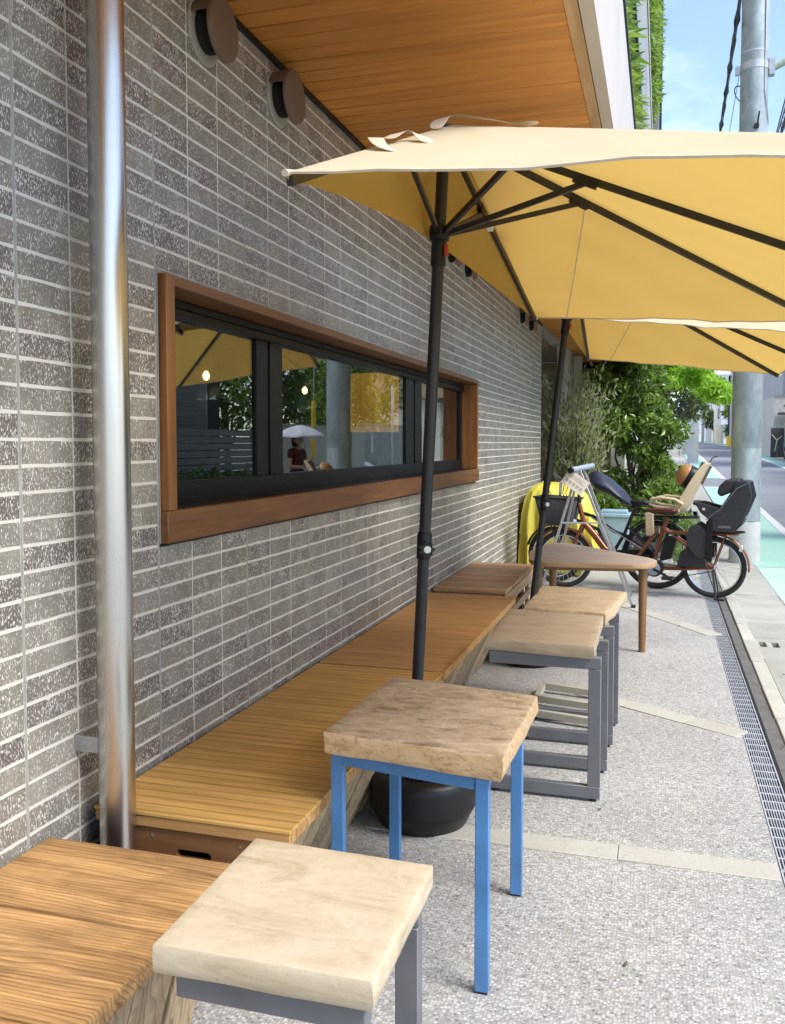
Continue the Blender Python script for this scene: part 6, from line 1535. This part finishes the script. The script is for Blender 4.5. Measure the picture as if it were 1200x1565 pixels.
for k in range(8):
    a = math.pi * 2 * (k + .5) / 8; MB().tube([(.03, -.10, 1.72), (.03 + .25 * math.cos(a), -.10 + .25 * math.sin(a), 1.645), (.03 + .44 * math.cos(a), -.10 + .44 * math.sin(a), 1.525)], .003, 5).build('rib', M['steel'], pa, world=False)
# far cyclist coming down the street
cz = zt(92) - .02
cb = empty('plain_bicycle', (3.2, 92, cz), R(-90)); tag(cb, 'dark bicycle ridden by the far cyclist', 'bicycle')
wheel(cb, 'rear_wheel', -.5, .31); wheel(cb, 'front_wheel', .5, .31)
MB().tube([(-.5, 0, .31), (-.08, 0, .29), (-.22, 0, .82), (-.5, 0, .31)], .016, 6).tube([(-.08, 0, .29), (.36, 0, .72), (.38, 0, .85)], .016, 6).tube([(.36, 0, .72), (.5, 0, .31)], .014, 6).build('frame', M['black'], cb, world=False)
handlebar(cb, .34, .98, .1, M['black_plastic']); saddle(cb, -.22, .86, M['black'])
ride = {'pelvis': (0, .22, .93, (.135, .105)), 'waist': (0, .19, 1.06, (.115, .09)), 'chest': (0, .13, 1.22, (.135, .10)), 'collar': (0, .10, 1.36, (.085, .07)), 'neck': (0, .08, 1.43, .045), 'head': (0, .06, 1.52, .06),
        'sho_a': (-.17, .10, 1.34, .052), 'elb_a': (-.25, -.06, 1.14, .040), 'wri_a': (-.25, -.24, 1.03, .028), 'han_a': (-.25, -.29, 1.01, .030),
        'sho_b': (.17, .10, 1.34, .052), 'elb_b': (.25, -.06, 1.14, .040), 'wri_b': (.25, -.24, 1.03, .028), 'han_b': (.25, -.29, 1.01, .030),
        'hip_a': (-.09, .20, .90, .09), 'knee_a': (-.11, -.10, .62, .06), 'ank_a': (-.11, .02, .22, .04), 'toe_a': (-.11, -.10, .17, .035),
        'hip_b': (.09, .20, .90, .09), 'knee_b': (.11, -.16, .78, .06), 'ank_b': (.11, -.0, .42, .04), 'toe_b': (.11, -.12, .38, .035)}
rd_, rb_ = person((3.2, 92, cz), 0, (ride, BN), 'pink_shirt', 'denim', 'far cyclist in a faded pink shirt riding down the middle of the street', skirt=False, lv=1)
hand(rb_, (-.25, -.28, 1.01), (0, -1, -.1), M['skin'], 1); hand(rb_, (.25, -.28, 1.01), (0, -1, -.1), M['skin'], -1)

# ---- lamps inside the cafe
for i, (x, y, z, lab) in enumerate(((-2.2, 4.07, 1.69, 'lit glass pendant bulb behind the first window pane'), (-2.2, 5.37, 1.69, 'lit glass pendant bulb behind the middle window pane'))):
    o = empty('pendant_lamp', (x, y, z)); tag(o, lab, 'lamp', 'pendant bulbs inside the cafe window')
    MB().tube([(x, y, z + .06), (x, y, 2.74)], .004, 6).build('cord', M['black'], o); MB().tube([(x, y, z + .028), (x, y, z + .085)], [.016, .016], 12).build('socket', M['copper'], o, smooth=True)
    MB().ball((x, y, z), .017, 14, 10, (1, 1, 1.35)).build('bulb', M['bulb'], o, smooth=True)
    MB().lathe([(.02, .09), (.05, .07), (.075, .0), (.075, -.12), (.07, -.12), (.07, .0), (.047, .065), (.018, .085)], 24, Matrix.Translation((x, y, z)), cap=False).build('glass_shade', M['glass'], o, smooth=True)
dl = empty('drum_lamp', (-2.6, 8.1, 1.46)); tag(dl, 'large amber drum pendant lamp glowing behind the middle window pane', 'lamp')
MB().lathe([(.235, 1.46), (.24, 1.48), (.235, 1.98), (.23, 2.0)], 40, Matrix.Translation((-2.6, 8.1, 0)), cap=False).build('shade', M['shade'], dl, smooth=True)
MB().tube([(-2.6, 8.1, 2.0), (-2.6, 8.1, 2.74)], .006, 6).build('cord', M['black'], dl)
MB().box((-2.83, 8.095, 1.985), (-2.37, 8.105, 1.995)).box((-2.605, 7.87, 1.985), (-2.595, 8.094, 1.995)).box((-2.605, 8.106, 1.985), (-2.595, 8.33, 1.995)).build('spider_frame', M['black'], dl)

pt_ = empty('planter_trough', (-.28, 11.1, 0)); tag(pt_, 'dark planter trough of low greenery behind the black saddled bicycle', 'planter')
MB().hexa([(-.60, 10.98, 0), (.06, 10.98, 0), (.06, 11.22, 0), (-.60, 11.22, 0)], [(-.62, 10.96, .30), (.08, 10.96, .30), (.08, 11.24, .30), (-.62, 11.24, .30)]).build('trough', M['gate'], pt_, bevel=.01)
tag(leaves('foliage', rand_in(700, (-.6, 10.98, .28), (.06, 11.22, .46), 301), .08, .35, M['leaf_dark'], pt_, -.3, seed=302), kind='stuff')
# ---- a few dry leaves lying about
for i, (x, y, rz, lab) in enumerate(((-.20, 3.32, .4, 'dark dry leaf on the pavement just behind the foot of the tan table'), (-.07, 2.33, 1.3, 'dark dry leaf on the open pavement right of the blue legged table'), (.535, 4.25, 2.2, 'brown dry leaf on the asphalt strip beside the drain grating'), (.14, 6.9, .9, 'dark dry leaf on the pavement near the foot of the round cornered table'), (.70, 5.6, 2.9, 'brown dry leaf on the concrete gutter slab'))):
    o = MB().add([(x - .012, y, .007), (x, y - .006, .004), (x + .013, y, .009), (x, y + .006, .003), (x - .012, y, .0075), (x, y - .006, .0046), (x + .013, y, .0096), (x, y + .006, .0036)], [(0, 1, 2), (0, 2, 3), (6, 5, 4), (7, 6, 4), (0, 4, 5, 1), (1, 5, 6, 2), (2, 6, 7, 3), (3, 7, 4, 0)]).build('fallen_leaf', M['bark'], fixn=False)
    o.rotation_euler.z = rz; tag(o, lab, 'leaf', 'dry leaves on the ground')
